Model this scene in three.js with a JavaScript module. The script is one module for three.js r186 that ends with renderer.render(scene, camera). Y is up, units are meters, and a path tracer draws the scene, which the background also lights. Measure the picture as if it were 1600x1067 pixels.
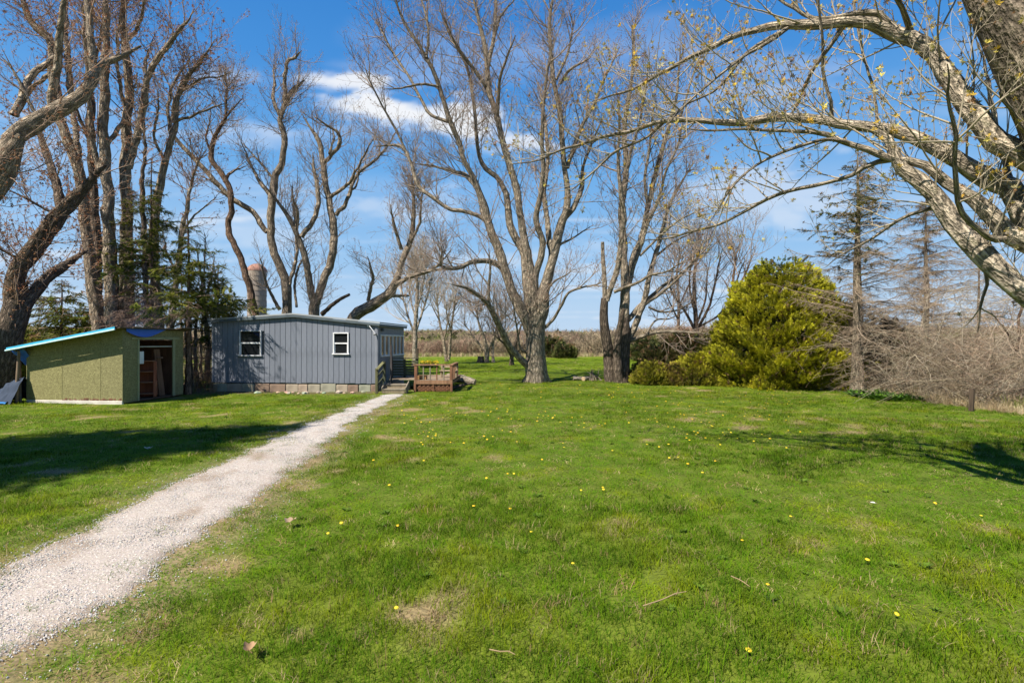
import * as THREE from 'three';
import { ImprovedNoise } from 'three/addons/math/ImprovedNoise.js';

// ------------------------------------------------------------ camera, sky, sun, exposure
const scene = new THREE.Scene();
const EYE = 1.6, F = 800, CX = 800, CY = 533.5;            // eye height (m); focal length and centre of the picture
const camera = new THREE.PerspectiveCamera(2 * Math.atan(CY / F) * 180 / Math.PI, 1600 / 1067, 0.1, 3000);
camera.position.set(0, EYE, 0);
camera.lookAt(0, EYE, -10);
const EXPOSURE = 1.9;
const renderer = new THREE.WebGLRenderer({ antialias: true });
renderer.toneMapping = THREE.LinearToneMapping;
renderer.toneMappingExposure = EXPOSURE;
renderer.shadowMap.enabled = true;
const V = (x, y, z) => new THREE.Vector3(x, y, z);
const SUN_AZ = Math.PI / 4, SUN_EL = 51 * Math.PI / 180;    // shadows fall 45 degrees right of straight ahead
const sunDir = V(-Math.sin(SUN_AZ) * Math.cos(SUN_EL), Math.sin(SUN_EL), Math.cos(SUN_AZ) * Math.cos(SUN_EL));
const sun = new THREE.DirectionalLight(new THREE.Color(1, 0.92, 0.8), 4.9);
sun.position.copy(sunDir).multiplyScalar(60);
sun.castShadow = true;
sun.shadow.mapSize.set(4096, 4096);
Object.assign(sun.shadow.camera, { left: -45, right: 45, top: 45, bottom: -45, near: 1, far: 160 });
scene.add(sun, sun.target);

// ------------------------------------------------------------ small tools
let seed_ = 7;
function seed(n) { seed_ = n >>> 0; }
function rnd() { seed_ = (seed_ + 0x6d2b79f5) | 0; let t = Math.imul(seed_ ^ (seed_ >>> 15), 1 | seed_); t = (t + Math.imul(t ^ (t >>> 7), 61 | t)) ^ t; return ((t ^ (t >>> 14)) >>> 0) / 4294967296; }
const rr = (a, b) => a + (b - a) * rnd();
const clamp = THREE.MathUtils.clamp, lerp = THREE.MathUtils.lerp, smooth = THREE.MathUtils.smoothstep;
const noiser = new ImprovedNoise();
const n2 = (x, y, z = 0.37) => noiser.noise(x, y, z);
const fbm = (x, y, o = 4, z = 0.37) => { let s = 0, a = 0.5; for (let i = 0; i < o; i++, a *= 0.5, x = x * 2.03 + 7.1, y = y * 2.03 + 3.7) s += a * n2(x, y, z); return s; };
const P = (px, py, d) => V((px - CX) / F * d, EYE - (py - CY) / F * d, -d);       // the point seen at (px, py) that lies d metres ahead
const G = (px, py) => { const d = EYE * F / (py - CY); return V((px - CX) / F * d, 0, -d); };
const rgb = (r, g, b) => new THREE.Color().setRGB(r, g, b);

// sky: clear spring blue, paler to the horizon, thin cirrus
{
  const w = 2048, h = 1024, data = new Float32Array(w * h * 4);
  const stops = [[-90, .3, .33, .3], [-1, .42, .5, .56], [0, .55, .70, .88], [4, .47, .66, .88], [10, .30, .55, .87], [18, .155, .42, .82], [27, .068, .29, .72], [38, .034, .205, .60], [60, .022, .14, .47], [90, .018, .11, .40]];
  for (let j = 0; j < h; j++) {
    const up = ((j + .5) / h - .5) * Math.PI, deg = up * 180 / Math.PI;
    let k = 0; while (k < stops.length - 2 && stops[k + 1][0] < deg) k++;
    const t = clamp((deg - stops[k][0]) / (stops[k + 1][0] - stops[k][0]), 0, 1), base = [1, 2, 3].map(c => lerp(stops[k][c], stops[k + 1][c], t));
    for (let i = 0; i < w; i++) {
      const a = ((i + .5) / w - .5) * 2 * Math.PI, x = Math.cos(a) * Math.cos(up), y = Math.sin(up), z = Math.sin(a) * Math.cos(up), o = (j * w + i) * 4;
      let cloud = 0;
      if (y > 0.005) {
        const s = 1 / (y + 0.12), qx = x * s, qz = z * s;
        const warp = fbm(qx * 1.3, qz * 1.3, 3, 5.1) * 1.2;
        const streak = fbm(qx * .8 + warp, qz * 3.1 + warp * .5, 5, 2.2);
        cloud = 0.5 * smooth(streak, 0.06, 0.5) * smooth(.62 - y, 0, .32) + 0.25 * smooth(fbm(qx * .5, qz * 1.2, 3, 9.2), 0.0, 0.4) * smooth(0.5 - y, 0.05, 0.4);
        if (z < -0.2) {                                              // the two cloud banks over the trailer and the middle maple
          const u = CX + F * x / -z, v = CY - F * y / -z;
          const wob = fbm(u / 130, v / 60, 5, 1.3), fine = fbm(u / 50, v / 16, 4, 3.3);
          const bank = (cx, cy, rx, ry, slope, dens) => { const dx = (u - cx) / rx, dy = (v - cy - slope * (u - cx) + wob * 34) / (ry * (dx > 0 ? 1.1 : .9)); return dens * smooth(1 - Math.sqrt(dx * dx + dy * dy) + wob * .9 + fine * .7, 0.0, 0.75); };
          cloud = Math.max(cloud, bank(595, 172, 95, 30, .05, 1), bank(705, 186, 175, 40, .17, 1), bank(560, 132, 105, 22, -.02, .9), bank(820, 218, 80, 24, .1, .75), bank(330, 122, 90, 10, .05, .3), bank(610, 320, 130, 36, .1, .34), bank(1210, 310, 150, 60, 0, .45), bank(430, 370, 150, 30, 0, .3), bank(760, 400, 200, 25, 0, .3));
        }
      }
      const white = [.93, .95, .98];
      for (let c = 0; c < 3; c++) data[o + c] = lerp(base[c], white[c], clamp(cloud, 0, .96)) / EXPOSURE;
      data[o + 3] = 1;
    }
  }
  const tex = new THREE.DataTexture(data, w, h, THREE.RGBAFormat, THREE.FloatType);
  tex.mapping = THREE.EquirectangularReflectionMapping; tex.magFilter = THREE.LinearFilter; tex.needsUpdate = true;
  scene.background = tex; scene.environment = tex;
}

// ------------------------------------------------------------ naming
const used = new Map();
function numbered(name) { const n = used.get(name) ?? 0; used.set(name, n + 1); return n ? name + '_' + String(n).padStart(3, '0') : name; }
function tag(o, label, category, group) { if (label) o.userData.label = label; if (category) o.userData.category = category; if (group) o.userData.group = group; return o; }
function thing(name, label, category, pos = V(0, 0, 0), turn = 0, group) {
  const o = new THREE.Group(); o.name = numbered(name); o.position.copy(pos); o.rotation.y = turn; scene.add(o);
  return tag(o, label, category, group);
}
function put(name, geo, mat, parent, stuff) {
  const m = new THREE.Mesh(geo, mat); m.castShadow = m.receiveShadow = true;
  m.name = parent === scene ? numbered(name) : name; parent.add(m);
  if (stuff) m.userData.kind = stuff;
  return m;
}
function copies(name, geo, mat, list, parent, stuff = 'stuff') {        // list of {m: Matrix4, c?: Color}
  const o = new THREE.InstancedMesh(geo, mat, list.length); o.name = parent === scene ? numbered(name) : name; o.castShadow = o.receiveShadow = true;
  list.forEach((e, i) => { o.setMatrixAt(i, e.m); if (e.c) o.setColorAt(i, e.c); });
  if (stuff) o.userData.kind = stuff;
  parent.add(o); return o;
}

// mesh builder: boxes, tubes, quads gathered into one geometry
class MB {
  constructor() { this.p = []; this.n = []; this.u = []; this.i = []; this.c = null; this.col = null; this.k = 0; }
  vert(x, y, z, nx, ny, nz, u, v) { this.p.push(x, y, z); this.n.push(nx, ny, nz); this.u.push(u, v); if (this.col) (this.c ??= []).push(this.col[0], this.col[1], this.col[2]); return this.k++; }
  quad(a, b, c, d, uw = 1, vh = 1) {
    const n = b.clone().sub(a).cross(d.clone().sub(a)).normalize(), k = this.k;
    [[a, 0, 0], [b, uw, 0], [c, uw, vh], [d, 0, vh]].forEach(([q, u, v]) => this.vert(q.x, q.y, q.z, n.x, n.y, n.z, u, v));
    this.i.push(k, k + 1, k + 2, k, k + 2, k + 3); return this;
  }
  // box with centre c, size s; top may slope: extra heights at left/right x ends. uv in metres
  box(cx, cy, cz, sx, sy, sz, o = {}) {
    const m = new THREE.Matrix4(); if (o.rot) m.makeRotationFromEuler(new THREE.Euler(...o.rot)); m.setPosition(cx, cy, cz);
    const X = sx / 2, Y = sy / 2, Z = sz / 2, tl = o.tl ?? 0, tr = o.tr ?? 0, b = Math.min(o.bevel ?? .004, X * .4, Y * .4, Z * .4);
    const sl = o.sl ?? 0, sr = o.sr ?? 0, sh = x => lerp(sl, sr, (x + X) / (2 * X)), yt = x => Y + lerp(tl, tr, (x + X) / (2 * X));
    const c = (x, y, z) => V(x, y + sh(x), z).applyMatrix4(m);
    const f = (q, w, h) => this.quad(...q, w, h);
    const x0 = -X, x1 = X, y0 = -Y, z0 = -Z, z1 = Z;
    f([c(x0 + b, y0 + b, z1), c(x1 - b, y0 + b, z1), c(x1 - b, yt(x1) - b, z1), c(x0 + b, yt(x0) - b, z1)], sx, sy);
    f([c(x1 - b, y0 + b, z0), c(x0 + b, y0 + b, z0), c(x0 + b, yt(x0) - b, z0), c(x1 - b, yt(x1) - b, z0)], sx, sy);
    f([c(x1, y0 + b, z1 - b), c(x1, y0 + b, z0 + b), c(x1, yt(x1) - b, z0 + b), c(x1, yt(x1) - b, z1 - b)], sz, sy);
    f([c(x0, y0 + b, z0 + b), c(x0, y0 + b, z1 - b), c(x0, yt(x0) - b, z1 - b), c(x0, yt(x0) - b, z0 + b)], sz, sy);
    f([c(x0 + b, yt(x0), z1 - b), c(x1 - b, yt(x1), z1 - b), c(x1 - b, yt(x1), z0 + b), c(x0 + b, yt(x0), z0 + b)], sx, sz);
    f([c(x0 + b, y0, z0 + b), c(x1 - b, y0, z0 + b), c(x1 - b, y0, z1 - b), c(x0 + b, y0, z1 - b)], sx, sz);
    // bevel strips: vertical edges and front/back top edges
    for (const [xs, zs] of [[1, 1], [1, -1], [-1, -1], [-1, 1]]) {
      const xe = xs * X, ze = zs * Z, a = c(xe - xs * b, y0 + b, ze), d = c(xe, y0 + b, ze - zs * b), a2 = c(xe - xs * b, yt(xe) - b, ze), d2 = c(xe, yt(xe) - b, ze - zs * b);
      xs * zs > 0 ? f([a, d, d2, a2], b, sy) : f([d, a, a2, d2], b, sy);
    }
    for (const [Yf, s] of [[yt, 1], [() => y0, -1]]) {
      for (const zs of [1, -1]) { const ze = zs * Z, q = [c(x0 + b, Yf(x0) - s * b, ze), c(x1 - b, Yf(x1) - s * b, ze), c(x1 - b, Yf(x1), ze - zs * b), c(x0 + b, Yf(x0), ze - zs * b)]; f(s * zs > 0 ? q : q.reverse(), sx, b); }
      for (const xs of [1, -1]) { const xe = xs * X, q = [c(xe, Yf(xe) - s * b, z1 - b), c(xe, Yf(xe) - s * b, z0 + b), c(xe - xs * b, Yf(xe), z0 + b), c(xe - xs * b, Yf(xe), z1 - b)]; f(s * xs > 0 ? q : q.reverse(), sz, b); }
    }
    return this;
  }
  tube(pts, rad, sides, o = {}) {
    const n = pts.length; if (n < 2) return this;
    const T = V(0, 0, 0), N = V(0, 0, 0), B = V(0, 0, 0), k0 = this.k, turns = Math.max(1, Math.round(2 * Math.PI * rad[0] / .6));
    let len = o.v0 ?? 0;
    for (let i = 0; i < n; i++) {
      const a = pts[Math.max(0, i - 1)], b = pts[Math.min(n - 1, i + 1)];
      T.subVectors(b, a).normalize();
      if (i === 0) { N.set(Math.abs(T.y) < .9 ? 0 : 1, Math.abs(T.y) < .9 ? 1 : 0, 0).cross(T).normalize(); }
      else { N.addScaledVector(T, -N.dot(T)).normalize(); len += pts[i].distanceTo(pts[i - 1]); }
      B.crossVectors(T, N);
      for (let s = 0; s <= sides; s++) {
        const q = s / sides * 2 * Math.PI, cs = Math.cos(q), sn = Math.sin(q), nx = N.x * cs + B.x * sn, ny = N.y * cs + B.y * sn, nz = N.z * cs + B.z * sn;
        const r = rad[i] * (o.lump ? 1 + o.lump(s % sides / sides, len, i / (n - 1)) : 1), p = pts[i];
        this.vert(p.x + nx * r, p.y + ny * r, p.z + nz * r, nx, ny, nz, turns * s / sides, len / .6);
      }
    }
    for (let i = 0; i < n - 1; i++) for (let s = 0; s < sides; s++) { const a = k0 + i * (sides + 1) + s, b = a + sides + 1; this.i.push(a, a + 1, b, a + 1, b + 1, b); }
    const cap = (at, k, dir) => { const c = this.vert(at.x, at.y, at.z, dir.x, dir.y, dir.z, .5, .5); for (let s = 0; s < sides; s++) dir === T ? this.i.push(k + s, k + s + 1, c) : this.i.push(k + s, c, k + s + 1); };
    if (o.cap) { cap(pts[n - 1], k0 + (n - 1) * (sides + 1), T); if (o.cap > 1) cap(pts[0], k0, V(0, 0, 0).subVectors(pts[0], pts[1]).normalize()); }
    return this;
  }
  add(geo, m) {                                                     // a three.js geometry
    const g = m ? geo.clone().applyMatrix4(m) : geo, p = g.attributes.position, n = g.attributes.normal, u = g.attributes.uv, k = this.k;
    for (let i = 0; i < p.count; i++) this.vert(p.getX(i), p.getY(i), p.getZ(i), n.getX(i), n.getY(i), n.getZ(i), u ? u.getX(i) : 0, u ? u.getY(i) : 0);
    if (g.index) for (let i = 0; i < g.index.count; i++) this.i.push(k + g.index.getX(i)); else for (let i = 0; i < p.count; i++) this.i.push(k + i);
    return this;
  }
  geo(recompute) {
    const g = new THREE.BufferGeometry();
    g.setAttribute('position', new THREE.BufferAttribute(new Float32Array(this.p), 3));
    g.setAttribute('normal', new THREE.BufferAttribute(new Float32Array(this.n), 3));
    g.setAttribute('uv', new THREE.BufferAttribute(new Float32Array(this.u), 2));
    if (this.c) g.setAttribute('color', new THREE.BufferAttribute(new Float32Array(this.c), 3));
    g.setIndex(new THREE.BufferAttribute(new Uint32Array(this.i), 1));
    if (recompute) g.computeVertexNormals();
    return g;
  }
  build(name, mat, parent, kind) { return put(name, this.geo(), mat, parent, kind); }
}

// ------------------------------------------------------------ textures
function dataTex(w, h, f, srgb) {                                    // f(u, v) -> [r, g, b] 0..1, wraps
  const d = new Uint8Array(w * h * 4);
  for (let j = 0; j < h; j++) for (let i = 0; i < w; i++) { const c = f(i / w, j / h, i, j), o = (j * w + i) * 4; for (let k = 0; k < 3; k++) d[o + k] = clamp(c[k] * 255, 0, 255); d[o + 3] = 255; }
  const t = new THREE.DataTexture(d, w, h); t.wrapS = t.wrapT = THREE.RepeatWrapping; t.magFilter = THREE.LinearFilter; t.minFilter = THREE.LinearMipmapLinearFilter; t.generateMipmaps = true;
  if (srgb) t.colorSpace = THREE.SRGBColorSpace; t.needsUpdate = true; return t;
}
// noise that wraps: blends four shifted copies
function wrapN(u, v, fx, fy, z, oct = 4) { let s = 0, a = .5; for (let o = 0; o < oct; o++, a *= .5, fx *= 2, fy *= 2) { const x = u * fx, y = v * fy, f = (i, j) => noiser.noise(x - i * fx, y - j * fy, z + o * 3.1); s += a * ((1 - u) * (1 - v) * f(0, 0) + u * (1 - v) * f(1, 0) + (1 - u) * v * f(0, 1) + u * v * f(1, 1)); } return s; }
const grey = v => [v, v, v];
const barkH = (u, v) => { const r = Math.abs(wrapN(u, v, 8, 2.4, 1.5, 4)), r2 = Math.abs(wrapN(u, v, 17, 6, 5.5, 3)); return clamp(.08 + r * 2.1 + r2 * .8 + wrapN(u, v, 24, 18, 7.7, 3) * .6, 0, 1); };
const barkBump = dataTex(256, 512, (u, v) => grey(barkH(u, v)));
const barkMap = dataTex(256, 512, (u, v) => { const hh = barkH(u, v), lich = smooth(wrapN(u, v, 5, 4, 21, 4), .05, .25), k = .22 + .78 * smooth(hh, .05, .75); return [k * lerp(1, 1.06, lich), k * lerp(.97, 1.08, lich), k * lerp(.93, .96, lich)]; });
const woodBump = dataTex(128, 512, (u, v) => grey(.5 + wrapN(u, v, 24, 2, 2.2, 3)));
const woodMap = dataTex(128, 512, (u, v) => { const k = .74 + wrapN(u, v, 14, 1.2, 4.4, 4) * .7 + wrapN(u, v, 3, 3, 9, 3) * .35; return [k, k * .98, k * .95]; });
const grime = dataTex(256, 256, (u, v) => { const k = .9 + wrapN(u, v, 3, 3, 4.1, 5) * .4 + wrapN(u, v, 40, 3, 8, 2) * .12; return grey(k); });
const osbMap = (() => {
  const c = document.createElement('canvas'); c.width = c.height = 512; const g = c.getContext('2d');
  g.fillStyle = 'rgb(196,194,182)'; g.fillRect(0, 0, 512, 512); seed(99);
  for (let i = 0; i < 3600; i++) { const x = rr(0, 512), y = rr(0, 512), a = rr(0, Math.PI), l = rr(8, 30), w = rr(3, 8), k = 150 + rnd() * 100 | 0; g.fillStyle = `rgba(${k},${k - 2},${k - 16 | 0},.55)`; for (const ox of [-512, 0, 512]) for (const oy of [-512, 0, 512]) { if (x + ox < -40 || x + ox > 552 || y + oy < -40 || y + oy > 552) continue; g.save(); g.translate(x + ox, y + oy); g.rotate(a); g.fillRect(-l / 2, -w / 2, l, w); g.restore(); } }
  const t = new THREE.CanvasTexture(c); t.wrapS = t.wrapT = THREE.RepeatWrapping; t.colorSpace = THREE.SRGBColorSpace; t.repeat.set(1 / 1.1, 1 / 1.1); return t;
})();
const gravelMap = (() => {
  const S = 1024, c = document.createElement('canvas'); c.width = c.height = S; const g = c.getContext('2d'); seed(5);
  g.fillStyle = 'rgb(196,186,180)'; g.fillRect(0, 0, S, S);
  for (let i = 0; i < 26000; i++) { const x = rr(0, S), y = rr(0, S), r = 1.5 + 5 * rnd() ** 3, k = 135 + 115 * Math.sqrt(rnd()) | 0; g.fillStyle = `rgb(${k},${k - rr(2, 12) | 0},${k - rr(6, 20) | 0})`; for (const ox of [-S, 0, S]) for (const oy of [-S, 0, S]) { if (x + ox < -9 || x + ox > S + 9 || y + oy < -9 || y + oy > S + 9) continue; g.beginPath(); g.ellipse(x + ox, y + oy, r, r * rr(.55, 1), rnd() * 3, 0, 7); g.fill(); } }
  const t = new THREE.CanvasTexture(c); t.wrapS = t.wrapT = THREE.RepeatWrapping; t.colorSpace = THREE.SRGBColorSpace; return t;
})();
const soilMap = dataTex(1024, 1024, (u, v) => { const k = .82 + wrapN(u, v, 90, 90, 3.3, 3) * .75 + wrapN(u, v, 9, 9, 6.3, 4) * .35; return [k, k, k * .96]; });
const concreteMap = dataTex(256, 256, (u, v) => { const k = .82 + wrapN(u, v, 4, 4, 3.1, 6) * .55; return [k, k * .97, k * .93]; });

function mat(o) { return new THREE.MeshPhysicalMaterial({ roughness: .9, metalness: 0, specularIntensity: (o.roughness ?? .9) >= .75 ? .3 : 1, ...o }); }
function rep(t, x, y) { const c = t.clone(); c.repeat.set(x, y); c.needsUpdate = true; return c; }
const bark = (r, g, b) => mat({ color: rgb(r, g, b), map: barkMap, bumpMap: barkBump, bumpScale: .03, roughness: .95 });
const wood = (r, g, b, rough = .85) => mat({ color: rgb(r, g, b), map: woodMap, bumpMap: woodBump, bumpScale: .003, roughness: rough });
const paint = (r, g, b, rough = .6) => mat({ color: rgb(r, g, b), map: grime, roughness: rough });
// ------------------------------------------------------------ the ground
const PATH_L = [[-4, -3.9], [2, -3.62], [3.6, -3.62], [4.5, -3.69], [6.2, -3.87], [9.7, -3.9], [15.2, -3.8]], PATH_R = [[-4, -2.3], [2, -2.48], [2.9, -2.38], [3.8, -2.5], [5.2, -2.58], [7, -2.72], [10.1, -3.18], [15.2, -3.22]];
const along = (tab, d) => { let k = 0; while (k < tab.length - 2 && tab[k + 1][0] < d) k++; return lerp(tab[k][1], tab[k + 1][1], clamp((d - tab[k][0]) / (tab[k + 1][0] - tab[k][0]), 0, 1)); };
const pathEdge = (d, s) => along(s < 0 ? PATH_L : PATH_R, d) + fbm(d * 1.7, s * 5, 4, 2.1) * .3 + n2(d * 6, s * 9) * .08 + n2(d * 17, s * 4) * .05;
const pathIn = (x, z) => { const d = -z; if (d > 15.3 || d < -4) return -1; return Math.min(x - pathEdge(d, -1), pathEdge(d, 1) - x); };    // metres inside the path
// the mown lawn ends on the right along this line; beyond it the ground drops into rough grass
const EDGE = [[-10, 14], [5, 11.6], [11, 11.1], [14, 11.0], [16.3, 10.6], [19.2, 8.2], [22, 6.8], [28, 6.6]];
const lawnEdge = d => along(EDGE, d) + fbm(d * .5, 3.3, 3) * .8;
const beyond = (x, z) => (-z < 28 ? x - lawnEdge(-z) : -1);
function ground(x, z) {
  const d = -z, r = Math.hypot(x, z);
  let h = fbm(x * .11, z * .11, 3, 4.4) * .16 * smooth(r, 6, 22);
  h -= smooth(beyond(x, z), 0, 7) * .55 * smooth(60 - r, 0, 20);
  if (r > 50) h += -1.6 * smooth(r, 55, 120) + smooth(r, 140, 470) * (5.5 + fbm(x * .006, z * .006, 3, 8.1) * 7) * (d > -100 ? 1 : .6);
  return h;
}
const tuftNoise = (x, z) => fbm(x * .55, z * .55, 4, 1.7) + .35 * n2(x * 3.1, z * 3.1, 6.1);
const dryNoise = (x, z) => fbm(x * 1.5 + 31, z * 1.5, 4, 3.9) + .3 * n2(x * .23, z * .23, 2.8);
const bare = (x, z) => smooth(dryNoise(x, z) + .18 * smooth(.45 - Math.abs(x + 2.1 - .1 * z * 0), 0, .45) * smooth(z + 11, 0, 3), .27, .4);
const lawnEnd = (x) => 53 + fbm(x * .05, 2.2, 3, 9.1) * 16 - smooth(-x, 6, 12) * 4;
function groundColor(x, z, c) {
  const d = -z, t = tuftNoise(x, z), far = lawnEnd(x), b = beyond(x, z);
  const green = [.1 + t * .05, .15 + t * .06, .006], dry = [.3, .225, .125], litter = [.17, .115, .07];
  let k = bare(x, z) * .85 * smooth(30 - d, 0, 12), out = [0, 1, 2].map(i => lerp(green[i], dry[i], k + .1));
  if (d > 14) { const mix = smooth(d, 14, 30); const g2 = [.14 + t * .06, .2 + t * .08, .005]; out = out.map((v, i) => lerp(v, g2[i], mix)); }
  const rough = Math.max(smooth(b, -.3, .5), smooth(d, far - 2, far + 3), d > -60 && x < -9 && d > 15.5 ? smooth(d - 15.5, 0, 1.2) * smooth(-x, 8.4, 9.4) : 0, smooth(Math.abs(x), 55, 75), smooth(-d, 30, 45));
  const lawnish = smooth(fbm(x * .035 + 3, z * .05, 3, 6.2), -.02, .12) * smooth(d, 50, 58), meadow = [lerp(.26 + t * .08, .15, lawnish), lerp(.2 + t * .05, .2, lawnish), lerp(.1, .03, lawnish)].map((v, i) => lerp(v, [.15, .115, .08][i], smooth(d, 95, 130)));
  const base = x < -9 && d < 30 ? litter : meadow; { const foot = smooth(.95 - Math.abs(d - 16.5 + (x + 7) * .087), 0, .5) * smooth(-3.9 - x, 0, .4) * smooth(x + 10.6, 0, .6); out = out.map((v, i) => lerp(v, [.12, .09, .06][i], foot * .85)); }
  out = out.map((v, i) => lerp(v, base[i], rough));
  if (d > -4 && d < 15.5) { const q = pathIn(x, z); if (q > -.4) out = out.map((v, i) => lerp(v, [.3, .22, .14][i], smooth(q, -.5 - .35 * n2(x * 1.3, z * .8, 4.4), .05) * (x > -3 ? .95 : .5))); }
  return c.setRGB(...out.map(v => clamp(v, .005, .9)));
}
{
  const xs = [], zs = [];
  const axis = (lo, hi, fine0, fine1, st) => { const a = []; let v = fine0, s = st; while (v > lo) { s *= 1.13; v -= s; a.unshift(Math.max(v, lo)); } for (v = fine0; v < fine1; v += st) a.push(v); s = st; v = fine1; a.push(v); while (v < hi) { s *= 1.13; v += s; a.push(Math.min(v, hi)); } return a; };
  xs.push(...axis(-1500, 1500, -22, 22, .22)); zs.push(...axis(-1500, 500, -34, 2, .22));
  const mb = new MB(), c = new THREE.Color(); mb.col = [0, 0, 0];
  for (const z of zs) for (const x of xs) { groundColor(x, z, c); mb.col = [c.r, c.g, c.b]; mb.vert(x, ground(x, z), z, 0, 1, 0, x / 2.6, -z / 2.6); }
  for (let j = 0; j < zs.length - 1; j++) for (let i = 0; i < xs.length - 1; i++) { const a = j * xs.length + i, b = a + xs.length; mb.i.push(a, b, a + 1, a + 1, b, b + 1); }
  put('ground', mb.geo(true), mat({ vertexColors: true, map: soilMap, bumpMap: soilMap, bumpScale: .012, roughness: 1 }), scene, 'structure');
}
// gravel path: a crowned sheet with ragged edges, loose stones on and beside it
{
  const mb = new MB(), N = 14;
  let rows = 0;
  for (let d = -3.5; d < 15.25; d += .09, rows++) {
    const a = pathEdge(d, -1), b = pathEdge(d, 1);
    for (let i = 0; i <= N; i++) { const t = i / N, x = lerp(a, b, t); { const dirt = clamp(smooth(Math.abs(t - .5), .3, .5) * .8 + smooth(fbm(x * 2.2, d * 1.3, 4, 7.7), .02, .35) * .8, 0, 1); mb.col = [lerp(.66, .42, dirt), lerp(.64, .36, dirt), lerp(.6, .28, dirt)]; } mb.vert(x, ground(x, -d) + lerp(-.03, .006, smooth(Math.min(t, 1 - t), 0, .075)) + .009 * Math.sin(Math.PI * t) + .012 * n2(x * 4, d * 4) * Math.sin(Math.PI * t), -d, 0, 1, 0, x / 1.3, d / 1.3); }
  }
  for (let j = 0; j < rows - 1; j++) for (let i = 0; i < N; i++) { const a = j * (N + 1) + i, b = a + N + 1; mb.i.push(a, a + 1, b, a + 1, b + 1, b); }
  put('gravel_path', mb.geo(true), mat({ vertexColors: true, map: gravelMap, bumpMap: gravelMap, bumpScale: .008, roughness: 1 }), scene, 'structure');
  seed(41);
  const list = [], g = new THREE.IcosahedronGeometry(1, 0), q = new THREE.Quaternion(), e = new THREE.Euler(); g.scale(1, .6, .8);
  for (let i = 0; i < 60000; i++) {
    const d = 1.6 + 13.5 * rnd() ** 1.9, s = rnd() < .9 ? 0 : .35, a = pathEdge(d, -1) - s, b = pathEdge(d, 1) + s * 1.3, x = rr(a, b);
    const r = (.0025 + .0062 * rnd() ** 3) * (d > 8 ? 1.4 : 1), k = rr(.3, .6), inner = clamp((x - a) / (b - a), 0, 1);
    list.push({ m: new THREE.Matrix4().compose(V(x, ground(x, -d) + (s && pathIn(x, -d) < 0 ? .004 : .006 + .009 * Math.sin(Math.PI * inner)), -d), q.setFromEuler(e.set(rr(0, 6), rr(0, 6), rr(0, 6))), V(r, r, r)), c: rgb(k, k * rr(.92, .98), k * rr(.82, .95)) });
  }
  tag(copies('gravel_stones', g, mat({ color: 0xffffff, roughness: .95 }), list, scene), 'loose pale gravel stones strewn over and beside the path', 'gravel');
}
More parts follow.
